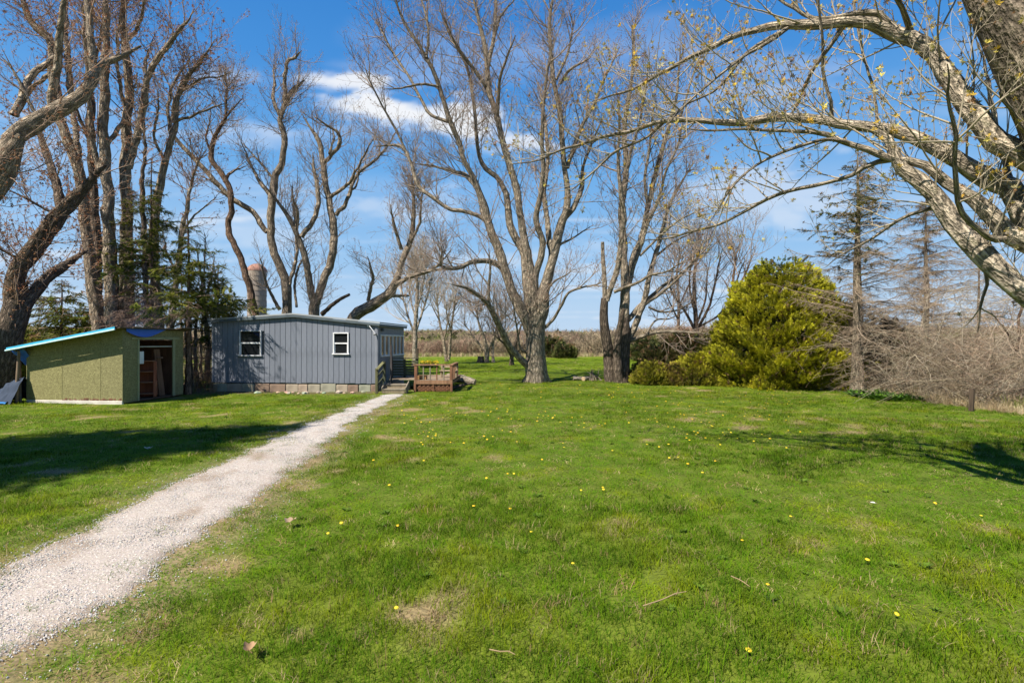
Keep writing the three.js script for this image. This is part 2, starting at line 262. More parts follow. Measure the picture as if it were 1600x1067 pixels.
// grass: real blades, in tufts of several shapes
{
  const blade = (mb, x, z, h, w, lean, az, curl) => {
    const dx = Math.cos(az), dz = Math.sin(az), px = -dz * w / 2, pz = dx * w / 2, k = mb.k;
    const at = t => [x + dx * lean * h * t ** 1.6, h * t * (1 - curl * t * t), z + dz * lean * h * t ** 1.6];
    const nx = -dx * .35, nz = -dz * .35, ny = .93;
    const [a0, a1, a2] = [at(0), at(.55), at(1)];
    mb.vert(a0[0] - px, a0[1], a0[2] - pz, nx, ny, nz, 0, 0); mb.vert(a0[0] + px, a0[1], a0[2] + pz, nx, ny, nz, 1, 0);
    mb.vert(a1[0] - px * .8, a1[1], a1[2] - pz * .8, nx, ny, nz, 0, .5); mb.vert(a1[0] + px * .8, a1[1], a1[2] + pz * .8, nx, ny, nz, 1, .5);
    mb.vert(a2[0], a2[1], a2[2], nx, ny, nz, .5, 1);
    mb.i.push(k, k + 1, k + 2, k + 1, k + 3, k + 2, k + 2, k + 3, k + 4);
  };
  const tuft = (n, R, h0, h1, w, leanMax) => { const mb = new MB(); for (let i = 0; i < n; i++) { const a = rr(0, 6.28), r = R * Math.sqrt(rnd()); blade(mb, Math.cos(a) * r, Math.sin(a) * r, rr(h0, h1), w * rr(.7, 1.2), rr(.25, leanMax), rr(0, 6.28), rr(.05, .35)); } return mb.geo(); };
  seed(11);
  const grassMat = mat({ color: 0xffffff, roughness: .85, transmission: .25, thickness: 0, specularIntensity: .12 });
  const T = [tuft(17, .065, .018, .048, .0034, 1.5), tuft(13, .06, .022, .066, .003, 1.7), tuft(20, .08, .014, .038, .0036, 2.0), tuft(14, .08, .016, .04, .0042, 2.3)];
  const lists = T.map(() => []), up = V(0, 1, 0), q = new THREE.Quaternion();
  const put1 = (x, z, s, sy) => {
    const inside = pathIn(x, z), d = -z;
    if (inside > -.02 && !(fbm(x * 3, z * 1.2, 3, 6.6) > .07 && inside < .46 && rnd() < .6) ) { if (!(inside < .13 && rnd() < .42)) return; }
    if (x > -11 && x < -9.3 && d > 13.2 && d < 15.6) return;
    const b = Math.max(bare(x, z), x > -3 && inside > -.55 && inside < 0 ? smooth(fbm(x * 1.1, z * .7, 3, 8.8) + inside * .3, -.12, .12) : 0), edge = beyond(x, z);
    if (edge > .2) return; const onBare = rnd() < b * .85; if (onBare && rnd() < .12) return;
    if (x < -4.1 && d > 16.2 - (x + 4.3) * .087 && d < 20) return; if (x < -4 && x > -10.4 && d > 15.6 && rnd() < .6) return;
    const t = tuftNoise(x, z), lush = smooth(t, -.25, .3), dn = dryNoise(x, z), yel = clamp(smooth(dn, -.05, .3) * .6 + rr(-.25, .35) + smooth(d, 7, 20) * .25, 0, 1), k = rr(.6, 1.35);
    let c = [lerp(.075, .225, yel), lerp(.17, .265, yel), lerp(.003, .004, yel)];
    if (onBare ? rnd() < .85 : rnd() < .06 + b * .4) c = rnd() < .6 ? [.4, .31, .16] : [.3, .2, .1];
    const kk = k * lerp(1.2, .7, lush);
    const n = onBare ? 3 : (rnd() * 4) | 0, hs = sy * lerp(.6, 1.4, lush) * (inside > -.35 ? .7 : 1) * (onBare ? .5 : 1);
    lists[n].push({ m: new THREE.Matrix4().compose(V(x, ground(x, z) - .003, z), q.setFromAxisAngle(up, rr(0, 6.28)), V(s, hs, s)), c: rgb(c[0] * kk, c[1] * kk, c[2] * kk) });
  };
  const band = (d0, d1, per, s, sy) => { const n = (d1 - d0) * (d1 + d0 + 3) * per; for (let i = 0; i < n; i++) { const d = Math.sqrt(lerp((d0 + 1) ** 2, (d1 + 1) ** 2, rnd())) - 1; put1(rr(-1, 1) * (d * 1.03 + 1.5), -d, s * rr(.75, 1.3), sy * rr(.7, 1.3)); } };
  band(1.2, 5, 520, 1, 1); band(5, 9, 300, 1.15, 1); band(9, 15, 150, 1.5, 1.05); band(15, 24, 70, 2, 1.15); band(24, 48, 16, 3.4, 1.5);
  const o = thing('lawn_grass', 'mown green lawn grass with dry thatch patches covering the yard', 'grass'); o.userData.kind = 'stuff';
  T.forEach((g, i) => copies('grass_tufts', g, grassMat, lists[i], o));
}
// ------------------------------------------------------------ trees
const BARK = { grey: bark(.4, .345, .27), warm: bark(.46, .385, .295), dark: bark(.22, .175, .14), pale: bark(.5, .44, .36), brown: bark(.28, .19, .135), limb: bark(.54, .47, .37), old: bark(.35, .29, .225) };
const TWIG = { grey: mat({ color: rgb(.27, .215, .17) }), red: mat({ color: rgb(.33, .23, .165) }), pale: mat({ color: rgb(.4, .34, .27) }), dark: mat({ color: rgb(.15, .12, .1) }), vine: mat({ color: rgb(.36, .23, .16) }), warm: mat({ color: rgb(.33, .28, .2) }) };
const leafMat = mat({ color: 0xffffff, roughness: .85, transmission: .35, thickness: 0, specularIntensity: .15 });
function budGeo(n, open) { const mb = new MB(); for (let i = 0; i < n; i++) { const a = i / n * 6.28 + rr(-.3, .3), el = rr(.1, 1.2), d = V(Math.cos(a) * Math.cos(el), Math.sin(el), Math.sin(a) * Math.cos(el)), s = V(-Math.sin(a), 0, Math.cos(a)).multiplyScalar(open * rr(.7, 1.2)), tip = d.clone().multiplyScalar(rr(.6, 1)), mid = d.clone().multiplyScalar(.5); mb.quad(V(0, 0, 0), mid.clone().add(s), tip, mid.clone().sub(s)); } return mb.geo(); }
seed(3);
const BUD = [budGeo(5, .22), budGeo(7, .16)], LEAFBUD = [budGeo(11, .12), budGeo(9, .16), budGeo(13, .1)];
function resample(pts, rad, step) {                                   // smooth curve through points, radii along it
  const curve = new THREE.CatmullRomCurve3(pts, false, 'centripetal'), L = curve.getLength(), n = clamp(Math.round(L / step), 3, 70), P2 = [], R2 = [];
  const cum = [0]; for (let i = 1; i < pts.length; i++) cum.push(cum[i - 1] + pts[i].distanceTo(pts[i - 1]));
  for (let i = 0; i <= n; i++) {
    const s = i / n, t = s * cum[cum.length - 1]; let k = 0; while (k < cum.length - 2 && cum[k + 1] < t) k++;
    P2.push(curve.getPointAt(s)); R2.push(lerp(rad[k], rad[k + 1], clamp((t - cum[k]) / Math.max(1e-6, cum[k + 1] - cum[k]), 0, 1)));
  }
  return { pts: P2, rad: R2, L };
}
const dirv = V(0, 0, 0);
function grow(mb, limb, lv, S, buds) {
  const { pts, rad, L } = limb, n0 = L * S.dens[lv] * (limb.k ?? 1), n = Math.floor(n0 + rnd());
  for (let i = 0; i < n; i++) {
    const t = lerp(lv ? .2 : (limb.from ?? S.from ?? .15), .99, lv ? rnd() : rnd() ** (S.tipBias ?? .62)), f = t * (pts.length - 1), k = Math.min(pts.length - 2, Math.floor(f)), p = pts[k].clone().lerp(pts[k + 1], f - k), r = lerp(rad[k], rad[k + 1], f - k);
    const D = dirv.subVectors(pts[k + 1], pts[k]).normalize().clone();
    const perp = V(rr(-1, 1), rr(-1, 1) + (S.up ?? .3), rr(-1, 1)); perp.addScaledVector(D, -perp.dot(D)).normalize();
    const a = rr(.45, 1.15), d = D.multiplyScalar(Math.cos(a)).addScaledVector(perp, Math.sin(a)).normalize();
    const len = S.len[lv] * (.4 + 1.2 * rnd() ** 1.4) * (lv ? 1 : clamp(.55 + r / (S.rref ?? .08), .6, 1.5)), seg = S.seg[lv];
    const r0 = Math.min(r * .7, S.rad[lv] * rr(.7, 1.3)), r1 = Math.max(S.tip, r0 * .3), q = [p.clone()], w = [r0], at = p.clone();
    for (let s = 1; s <= seg; s++) {
      d.x += rr(-1, 1) * S.wig; d.y += rr(-1, 1) * S.wig + (S.lift[lv] ?? 0) / seg; d.z += rr(-1, 1) * S.wig; d.normalize();
      at.addScaledVector(d, len / seg); q.push(at.clone()); w.push(lerp(r0, r1, s / seg));
    }
    mb.tube(q, w, S.sides[lv]);
    const child = { pts: q, rad: w, L: len };
    if (lv + 1 < S.dens.length) grow(mb, child, lv + 1, S, buds);
    else if (buds && rnd() < (S.bud ?? 1)) { buds.push({ p: at.clone(), d: d.clone() }); if (rnd() < (S.bud2 ?? .5)) buds.push({ p: q[Math.max(1, seg - 1)].clone(), d: perp.clone() }); }
  }
}
const BIG = { dens: [3.6, 5, 6.5], len: [1.25, .55, .28], seg: [6, 4, 2], rad: [.02, .009, .0055], sides: [4, 3, 3], lift: [.55, .35, .2], wig: .17, tip: .0035, up: .25 };
const quatY = (d) => new THREE.Quaternion().setFromUnitVectors(V(0, 1, 0), d);
function budCopies(buds, parent, geos, size, colors, name = 'buds') {
  const lists = geos.map(() => []);
  for (const b of buds) { const s = size * rr(.6, 1.4), c = colors[(rnd() * colors.length) | 0], k = rr(.75, 1.25); lists[(rnd() * geos.length) | 0].push({ m: new THREE.Matrix4().compose(b.p.clone().sub(parent.position), quatY(b.d).multiply(new THREE.Quaternion().setFromAxisAngle(V(0, 1, 0), rr(0, 6.28))), V(s, s, s)), c: rgb(c[0] * k, c[1] * k, c[2] * k) }); }
  geos.forEach((g, i) => lists[i].length && copies(name, g, leafMat, lists[i], parent));
}
// limbs: arrays of x, y, width triples in photograph pixels, followed from the trunk outward; they leave the plane of the trunk by o.spread metres and more
function tree(o) {
  seed(o.seed ?? 1);
  const d = o.d, S = { ...BIG, ...o.S }, first = o.limbs[0].p ?? o.limbs[0], b0 = P(first[0], first[1], d), y0 = ground(b0.x, b0.z);
  const root = thing(o.name, o.label, 'tree', V(b0.x, y0, b0.z), 0, o.group), done = [], tw = new MB(), vn = new MB(), buds = [];
  o.limbs.forEach((l, n) => {
    let a = l.p ?? l; if (!l.bare && !l.t && !l.end && a.length > 5) { const z = a.length, ex = a[z - 3] - a[z - 6], ey = a[z - 2] - a[z - 5], el = Math.hypot(ex, ey) || 1, s = Math.min(el, a[z - 1] * 9); a = [...a, a[z - 3] + ex / el * s + rr(-.2, .2) * s, a[z - 2] + ey / el * s + rr(-.2, .2) * s, a[z - 1] * .35]; }
    const k = a.length / 3, end = l.dz ?? (n ? rr(-1, 1) * (o.spread ?? 1.6) : 0);
    let z0 = l.z0 ?? 0;
    if (n && l.z0 === undefined) { let best = 30; for (const q of done) for (const [x, y, z] of q) { const e = Math.hypot(x - a[0], y - a[1]); if (e < best) { best = e; z0 = z; } } }
    const pts = [], rad = [], mark = [];
    const total = Array.from({ length: k }, (_, i) => i ? Math.hypot(a[i * 3] - a[i * 3 - 3], a[i * 3 + 1] - a[i * 3 - 2]) : 0).reduce((s, v) => s + v, 0) || 1;
    let run = 0;
    for (let i = 0; i < k; i++) {
      if (i) run += Math.hypot(a[i * 3] - a[i * 3 - 3], a[i * 3 + 1] - a[i * 3 - 2]);
      const z = z0 + end * (run / total) ** 1.2; let p = P(a[i * 3], a[i * 3 + 1], d + z);
      if (n === 0 && i === 0 && !o.free) p.y = y0 - .1;
      pts.push(p.sub(root.position)); rad.push(a[i * 3 + 2] * (d + z) / F / 2);
      if (i) for (let s = 1; s <= 6; s++) mark.push([lerp(a[i * 3 - 3], a[i * 3], s / 6), lerp(a[i * 3 - 2], a[i * 3 + 1], s / 6), z0 + end * ((run / total) ** 1.2)]);
      else mark.push([a[0], a[1], z0]);
    }
    done.push(mark);
    const big = rad[0] > .09, r = resample(pts, rad, clamp(rad[0] * 1.2, .12, .4)), mb = new MB(), ph = rr(0, 50), J = l.crook ?? o.crook ?? .08;
    r.pts.forEach((p, i) => { if (i > 1) { const u = i * .45 + ph; p.x += n2(u, 1.1) * J * Math.min(.5, r.rad[i] * 3); p.y += n2(u, 5.1) * J * .4 * Math.min(.5, r.rad[i] * 3); p.z += n2(u, 9.1) * J * .8; } });
    r.rad.forEach((v, i) => { r.rad[i] *= 1 + .16 * n2(i * .7 + ph, 3.3); });
    const flare = n === 0 && !o.free ? (u, v, t) => { const f = Math.exp(-v / .28); return f * (.28 + .28 * Math.sin(u * 6.283 * 5 + ph)) + .09 * Math.sin(u * 6.283 * 4 + ph + v) + .07 * n2(u * 6, v * 1.5, ph); } : big ? (u, v) => .08 * Math.sin(u * 6.283 * 3 + ph + v * 1.3) + .1 * n2(Math.cos(u * 6.283) * 2 + ph, v * 1.6, Math.sin(u * 6.283) * 2) : undefined;
    mb.tube(r.pts, r.rad, n === 0 || l.t ? 18 : big ? 11 : 7, { lump: flare, cap: 1 });
    mb.build(n === 0 || l.t ? 'trunk' : 'limb', l.mat ?? o.bark, root);
    if (o.vine && l.bare !== 1) r.pts.forEach((p, i) => { const hh = p.y; if (!i || hh < o.vine[0] || hh > o.vine[1]) return; const nv = o.vine[2] * r.pts[i].distanceTo(r.pts[i - 1]) * smooth(r.rad[i], .03, .12); for (let q = 0; q < nv; q++) { const a = rr(0, 6.28), e = V(Math.cos(a), rr(-.6, .7), Math.sin(a)).normalize(), s0 = p.clone().addScaledVector(e, r.rad[i] * .9), L = rr(.12, .75), m1 = s0.clone().addScaledVector(e, L * .4).add(V(rr(-.1, .1), rr(-.1, .15), rr(-.1, .1))), m2 = m1.clone().add(V(rr(-.3, .3), rr(-.35, .15), rr(-.3, .3)).multiplyScalar(L)); vn.tube([s0, m1, m2], [.008, .006, .004], 3); for (const z of [m1, m2, s0]) if (rnd() < .75) buds.push({ p: z.clone(), d: V(rr(-1, 1), rr(-1, 1), rr(-1, 1)).normalize() }); } });
    if (!l.bare) grow(tw, { ...r, k: (l.k ?? 1) * (o.k ?? 1), from: l.from ?? (n === 0 ? .75 : undefined) }, 0, S, o.bud ? buds : null);
  });
  tw.build('twigs', o.twig ?? TWIG.grey, root, 'stuff'); if (o.vine) vn.build('vines', TWIG.vine, root, 'stuff');
  if (o.bud) { buds.forEach(b => b.p.add(root.position)); budCopies(buds, root, o.bud.geos ?? BUD, o.bud.size, o.bud.colors); }
  return root;
}
const REDBUD = { size: .035, colors: [[.3, .13, .075], [.24, .12, .08], [.34, .2, .1]] };
tree({
  name: 'maple_tree', label: 'large bare grey maple with spreading limbs standing on the lawn right of the wooden deck', d: 20, bark: BARK.grey, seed: 21, spread: 2.2, bud: REDBUD, S: { bud: .6 },
  limbs: [
    [838, 597, 36, 838, 570, 30, 836, 537, 27, 836, 512, 28, 838, 495, 30],
    { p: [828, 520, 16, 824, 505, 17, 809, 475, 17, 797, 447, 15, 789, 421, 15, 780, 393, 14, 766, 358, 13, 759, 330, 11, 748, 300, 9, 740, 278, 8, 725, 251, 8, 717, 221, 8, 704, 191, 8, 691, 150, 7, 676, 109, 6, 657, 75, 5, 627, 26, 4, 616, -12, 3], dz: -1.5 },
    { p: [764, 350, 9, 755, 334, 8, 747, 300, 8, 726, 273, 7, 710, 268, 5, 675, 259, 3], dz: 2 },
    { p: [762, 348, 8, 755, 341, 7, 725, 330, 6, 702, 326, 6, 676, 308, 6, 654, 291, 6, 642, 255, 5, 627, 229, 5, 605, 227, 3], dz: 1 },
    { p: [634, 236, 4, 620, 206, 3.5, 597, 165, 3, 575, 120, 2], dz: -.6 },
    { p: [704, 191, 6, 672, 178, 5, 657, 154, 5, 639, 120, 4, 616, 86, 4, 594, 45, 2.5], dz: 1.6 },
    { p: [684, 135, 4, 661, 131, 4, 622, 138, 2.5], dz: -1, k: .6 },
    { p: [666, 90, 5, 669, 45, 4, 659, 0, 3], dz: 1 },
    { p: [836, 505, 18, 828, 468, 17, 823, 432, 17, 820, 396, 15, 806, 372, 12, 797, 352, 11, 793, 320, 10, 790, 300, 9, 777, 278, 8, 757, 262, 8, 749, 245, 6, 740, 160, 5, 728, 100, 5, 706, 62, 4, 695, 35, 3], dz: 1.6 },
    { p: [838, 500, 18, 832, 460, 16, 826, 405, 13, 819, 375, 12, 812, 330, 11, 807, 296, 11, 796, 255, 10, 785, 221, 9, 777, 184, 9, 764, 142, 9, 761, 95, 8, 759, 75, 8, 750, 40, 6, 740, 0, 4], dz: .4 },
    { p: [763, 98, 7, 771, 62, 6, 774, 20, 5, 776, -15, 4], dz: 1.2 },
    { p: [772, 60, 4, 784, 22, 3.5, 798, 6, 2.5], dz: .6 },
    { p: [777, 184, 6, 781, 124, 5, 791, 92, 4], dz: -1.6 },
    { p: [764, 142, 7, 736, 102, 6, 720, 82, 5, 705, 55, 3], dz: -1.4 },
    { p: [837, 470, 12, 837, 433, 11, 847, 396, 10, 848, 378, 10, 838, 345, 9, 845, 300, 8, 849, 262, 7, 847, 225, 6, 849, 170, 5, 855, 112, 4, 860, 86, 3], dz: -1.8 },
    { p: [840, 512, 16, 846, 490, 20, 850, 455, 19, 861, 416, 15, 868, 385, 14, 872, 368, 14, 879, 345, 13, 884, 330, 12, 886, 292, 9, 882, 262, 8, 878, 210, 8, 875, 169, 8, 866, 131, 7, 860, 75, 6, 860, 20, 5, 866, -10, 4], dz: -.4 },
    { p: [862, 400, 9, 858, 370, 9, 855, 340, 8, 850, 300, 7, 856, 250, 6, 852, 190, 5, 846, 150, 3], dz: 2.2 },
    { p: [879, 345, 8, 893, 330, 8, 909, 292, 8, 911, 262, 5, 922, 230, 4, 935, 200, 3], dz: 1.5 },
    { p: [886, 262, 7, 908, 200, 6, 929, 161, 5, 942, 128, 4, 957, 97, 3], dz: .8 },
    { p: [875, 131, 5, 890, 109, 5, 908, 99, 3], dz: -.7 }, { p: [869, 124, 4, 886, 86, 4, 895, 45, 2.5], dz: .8 },
    { p: [825, 572, 11, 797, 542, 10, 786, 520, 10, 772, 492, 9, 762, 475, 8, 747, 461, 6, 730, 450, 5, 716, 447, 3], dz: -2.6 },
    { p: [763, 476, 5, 764, 447, 4.5, 766, 419, 3.5], dz: -.6, k: .7 }, { p: [764, 447, 2.5, 745, 420, 2, 735, 400, 1.5] },
    { p: [824, 551, 5, 814, 545, 4, 808, 514, 3, 803, 484, 2], dz: -1.2 },
    { p: [788, 422, 9, 772, 410, 9, 752, 407, 8, 735, 410, 7, 722, 417, 7, 696, 419, 6, 688, 413, 4, 690, 397, 2.5], dz: -2, k: 1.7 },
    { p: [696, 419, 4, 668, 424, 3, 640, 433, 2], dz: -.8, k: 1.6 },
    { p: [846, 516, 5, 862, 502, 5, 877, 478, 4.5, 888, 458, 4, 910, 449, 3, 934, 444, 1.8], dz: -1.8 },
    { p: [850, 460, 4, 866, 440, 3, 884, 430, 2] }, { p: [874, 382, 4, 895, 372, 3, 910, 362, 2] },
  ],
});
tree({
  name: 'maple_tree', label: 'bare maple with several upright stems and dark split trunk next to the low juniper', d: 20.6, bark: BARK.grey, seed: 33, spread: 2, bud: REDBUD, S: { bud: .7 },
  limbs: [
    { mat: BARK.dark, bare: 1, p: [972, 597, 24, 973, 575, 22, 974, 537, 20, 975, 503, 18, 977, 478, 13] },
    { t: 1, z0: 0, dz: 0, p: [975, 512, 17, 976, 490, 16.5, 977, 470, 15, 976, 430, 12, 974, 382, 11, 971, 330, 10, 977, 290, 9, 979, 262, 8, 976, 200, 7, 985, 140, 5, 990, 90, 4, 988, 40, 3] },
    { p: [955, 598, 20, 952, 570, 18, 949, 537, 16, 944, 497, 14, 945, 466, 11], t: 1, dz: -.4, mat: BARK.dark, bare: 1 },
    { p: [968, 598, 17, 965, 570, 15, 966, 530, 12, 970, 505, 9, 975, 482, 5], t: 1, dz: -.5, z0: -.25, mat: BARK.dark, bare: 1 },
    { p: [945, 466, 8, 944, 430, 7, 942, 400, 6, 942, 378, 5], bare: 1, dz: 0, crook: .03 },
    { p: [948, 470, 9, 955, 448, 9, 964, 424, 9, 968, 396, 8, 972, 365, 8, 976, 340, 8, 970, 300, 7, 966, 250, 5, 968, 200, 4], dz: -1.4 },
    { p: [975, 470, 10, 986, 430, 9, 988, 408, 9, 1003, 368, 8, 1012, 326, 8, 1027, 262, 7, 1042, 210, 6, 1057, 150, 4, 1062, 100, 3], dz: 1 },
    { p: [980, 455, 7, 990, 415, 7, 1000, 390, 6, 1014, 345, 6, 1030, 310, 5, 1040, 270, 4, 1060, 225, 3], dz: -1.3 },
    { p: [980, 534, 11, 994, 503, 10, 1005, 475, 9, 1014, 436, 8, 1025, 396, 7, 1036, 357, 6, 1046, 320, 5, 1065, 285, 3.5], dz: .5 },
    { p: [982, 500, 8, 1000, 478, 7, 1014, 466, 6, 1040, 444, 5, 1064, 428, 4, 1090, 405, 3, 1110, 370, 2], dz: 1.6 },
    { p: [1005, 478, 5, 1030, 460, 5, 1060, 435, 4, 1080, 412, 3, 1102, 390, 2], dz: -1.3 },
    { p: [981, 534, 7, 1005, 525, 6, 1027, 519, 5, 1058, 518, 4, 1090, 520, 2.5], dz: -1.7 },
    { p: [1014, 480, 4, 1032, 487, 3.5, 1060, 484, 2.5, 1084, 470, 1.8], dz: 1 }, { p: [1010, 522, 3, 1026, 500, 3, 1046, 498, 2, 1070, 486, 1.5] },
    { p: [960, 456, 6, 982, 447, 5, 1000, 440, 5, 1016, 430, 4, 1040, 425, 3, 1062, 412, 2], dz: -2.2 },
    { p: [977, 290, 6, 985, 240, 5, 1000, 190, 4, 1010, 130, 3], dz: -1 }, { p: [1012, 326, 5, 1008, 280, 5, 1015, 235, 4, 1020, 180, 3], dz: -.8 }, { p: [1000, 400, 4, 1030, 370, 3.5, 1060, 345, 3, 1090, 330, 2] },
    { p: [1025, 400, 4, 1058, 375, 3, 1085, 362, 2], dz: .8 },
  ],
});
// trees behind the trailer
const OLD = { tipBias: .85, dens: [3.8, 4.6, 5], len: [1.1, .5, .26], rad: [.018, .009, .006], wig: .26 };
const HAZE = { size: .03, colors: [[.28, .15, .1], [.22, .13, .09]] };
tree({ name: 'gnarled_tree', label: 'thin crooked bare tree rising in front of the silo', group: undefined, d: 24, bark: BARK.brown, seed: 51, spread: 1.4, crook: .13, S: OLD, twig: TWIG.grey, bud: HAZE,
  limbs: [[400, 560, 12, 398, 493, 10, 388, 444, 9, 372, 394, 9, 356, 357, 9, 361, 328, 9, 359, 299, 8, 345, 270, 8, 328, 246, 7, 336, 213, 6, 349, 188, 5, 353, 150, 3.5],
    { p: [350, 285, 5, 362, 268, 4, 371, 264, 2.5] }, { p: [349, 188, 4, 364, 168, 2.5] }, { p: [330, 242, 4, 322, 215, 3, 328, 190, 2] }] });
tree({ name: 'gnarled_tree', label: 'tall bare tree forking behind the middle of the trailer roof, reaching highest above it', d: 25, bark: BARK.warm, seed: 52, spread: 2, crook: .13, S: OLD, bud: HAZE,
  limbs: [[446, 570, 16, 446, 487, 14, 448, 448, 13, 434, 410, 12, 423, 373, 12, 424, 340, 11, 426, 307, 11, 429, 279, 10, 441, 250, 9, 444, 217, 9, 437, 188, 8, 448, 155, 7, 462, 134, 6, 469, 130, 4],
    { p: [437, 484, 6, 428, 470, 5, 415, 439, 4] },
    { p: [417, 362, 9, 414, 360, 8, 396, 332, 8, 360, 308, 8, 335, 283, 7, 305, 250, 7, 278, 222, 6, 267, 200, 5, 280, 135, 4, 305, 105, 3], dz: -2 },
    { p: [440, 184, 6, 426, 155, 5, 428, 130, 4], dz: .8 }, { p: [445, 160, 6, 445, 126, 6, 448, 97, 5, 462, 88, 4, 466, 84, 2.5], dz: -.7 },
    { p: [423, 308, 6, 402, 279, 5, 388, 250, 3] }, { p: [428, 282, 4, 410, 258, 3.5, 395, 242, 2.5] },
    { p: [452, 445, 6, 462, 402, 5, 463, 373, 5, 459, 325, 4], dz: 1.2 }, { p: [463, 480, 4, 460, 440, 4, 470, 410, 3], dz: .5 }] });
tree({ name: 'gnarled_tree', label: 'bare tree with two rising forks behind the trailer, right of its roof ridge', d: 24.5, bark: BARK.warm, seed: 53, spread: 2, crook: .13, S: OLD, bud: HAZE,
  limbs: [[492, 570, 17, 491, 487, 15, 492, 474, 14],
    { p: [491, 482, 11, 483, 444, 11, 479, 411, 10, 470, 382, 9, 462, 365, 8, 446, 332, 6, 431, 312, 4], dz: -1 },
    { p: [470, 370, 8, 491, 340, 7, 497, 303, 7, 492, 275, 6, 489, 258, 4], dz: .8 }, { p: [462, 362, 6, 464, 328, 5, 459, 316, 3] },
    { p: [493, 475, 13, 508, 431, 12, 520, 390, 12, 521, 349, 11, 514, 316, 10, 508, 283, 9, 503, 250, 8, 497, 217, 7, 485, 200, 4], dz: .6 },
    { p: [506, 254, 6, 530, 225, 6, 528, 208, 5, 508, 194, 3.5], dz: -.8 }, { p: [514, 240, 4, 522, 215, 3, 520, 205, 2] },
    { p: [524, 336, 7, 540, 316, 6, 557, 275, 5, 590, 246, 4, 607, 225, 3], dz: 1.3 }, { p: [515, 308, 6, 545, 287, 5, 556, 266, 4, 570, 240, 3], dz: -1.2 }, { p: [545, 300, 3, 556, 290, 3, 560, 265, 2] },
    { p: [503, 491, 7, 524, 472, 6, 545, 460, 4], mat: BARK.dark, dz: -.8, bare: 1 }] });
tree({ name: 'leaning_tree', label: 'rough-barked leaning tree sweeping up to the right behind the trailer corner', d: 24, bark: BARK.warm, seed: 54, spread: 1.6, crook: .13, S: OLD, bud: HAZE, k: 1.4,
  limbs: [[535, 560, 18, 553, 495, 17, 582, 477, 16, 607, 460, 14, 623, 427, 10, 633, 394, 9, 644, 365, 8, 646, 320, 5],
    { p: [615, 448, 8, 640, 433, 6, 672, 423, 5, 690, 408, 3] }, { p: [607, 462, 6, 638, 462, 3.5], bare: 1 }, { p: [627, 390, 6, 615, 349, 5, 612, 335, 3] }, { p: [575, 470, 6, 582, 431, 5, 578, 415, 3] }, { p: [640, 380, 5, 655, 350, 4, 658, 318, 2.5] }] });

// the row of old trees behind the shed
const ROW = { tipBias: .95, dens: [3.1, 4.4, 5], len: [1.2, .5, .26], rad: [.016, .009, .006], wig: .24, lift: [.35, .2, .1] };
const IVY = { size: .06, colors: [[.33, .13, .06], [.28, .15, .08], [.36, .2, .1]] };
tree({ name: 'old_tree', label: 'dark thick leaning tree at the left picture edge, forking just above the shed roof', d: 15.6, bark: BARK.dark, seed: 61, spread: 1, S: { ...ROW, bud: .8, bud2: .8 }, twig: TWIG.red, bud: IVY, k: 1.3, vine: [2.2, 7, 18],
  limbs: [[-3, 620, 44, 5, 575, 42, 16, 522, 38, 24, 480, 34],
    { p: [22, 486, 24, 20, 462, 24, 28, 425, 24, 50, 390, 24, 82, 350, 23, 108, 318, 20, 130, 296, 15, 143, 282, 12, 154, 269, 8], dz: -.6 },
    { p: [28, 490, 22, 42, 472, 18, 68, 437, 16, 97, 417, 14, 115, 405, 9], dz: 1.2 },
    { p: [95, 335, 14, 92, 305, 12, 78, 262, 11, 66, 225, 9, 55, 195, 6], dz: 1.2 }, { p: [88, 335, 4, 60, 322, 4, 36, 308, 3], dz: -.8 }, { p: [40, 410, 5, 10, 395, 4, -15, 380, 3], dz: -1 }] });
const stem = (label, d, sd, limbs, o = {}) => tree({ name: o.name ?? 'old_tree', label, d, bark: o.bark ?? BARK.warm, seed: sd, spread: 1.4, S: { ...ROW, bud: .7 }, twig: o.twig ?? TWIG.red, bud: o.bud ?? IVY, k: o.k ?? 1, vine: o.vine === undefined ? [1.6, 7.0, 11] : o.vine, limbs, crook: .1 });
stem('tall tree whose stem leans left behind the shed, third trunk from the picture edge', 17.5, 62, [[160, 612, 20, 152, 500, 17, 140, 425, 16, 133, 345, 15, 128, 290, 15, 122, 262, 14, 100, 205, 12, 86, 150, 12, 82, 110, 13, 76, 60, 12, 52, 40, 9, 36, 5, 7, 30, -30, 5], { p: [124, 268, 9, 118, 200, 8, 108, 130, 8, 102, 60, 7, 100, -20, 5], dz: 1 }, { p: [82, 112, 7, 60, 128, 6, 40, 150, 4] }]);
stem('tall straight tree with a fork high up behind the shed ridge', 17, 63, [[176, 612, 19, 176, 500, 18, 172, 400, 17, 168, 320, 16, 164, 260, 15, 161, 200, 13, 164, 130, 11, 165, 60, 10, 165, -30, 8], { p: [166, 290, 8, 150, 250, 8, 140, 190, 7, 138, 120, 6, 130, 40, 5], dz: -1 }, { p: [164, 230, 7, 190, 190, 6, 205, 150, 4] }]);
stem('forked grey tree behind the shed with one arm reaching up to the right', 17.6, 64, [[200, 612, 20, 198, 500, 18, 196, 400, 17, 196, 320, 16, 196, 245, 15, 197, 190, 12, 201, 150, 11, 198, 95, 10, 192, 50, 9, 194, -20, 7], { p: [198, 262, 12, 212, 215, 11, 224, 165, 10, 230, 118, 9, 262, 72, 7, 280, 48, 6, 292, 34, 3], dz: -.8 }, { p: [230, 122, 6, 226, 100, 5, 232, 78, 3] }, { p: [201, 62, 5, 215, 40, 5, 225, 5, 4] }, { p: [196, 175, 5, 186, 130, 5, 182, 60, 4] }], { bark: BARK.grey });
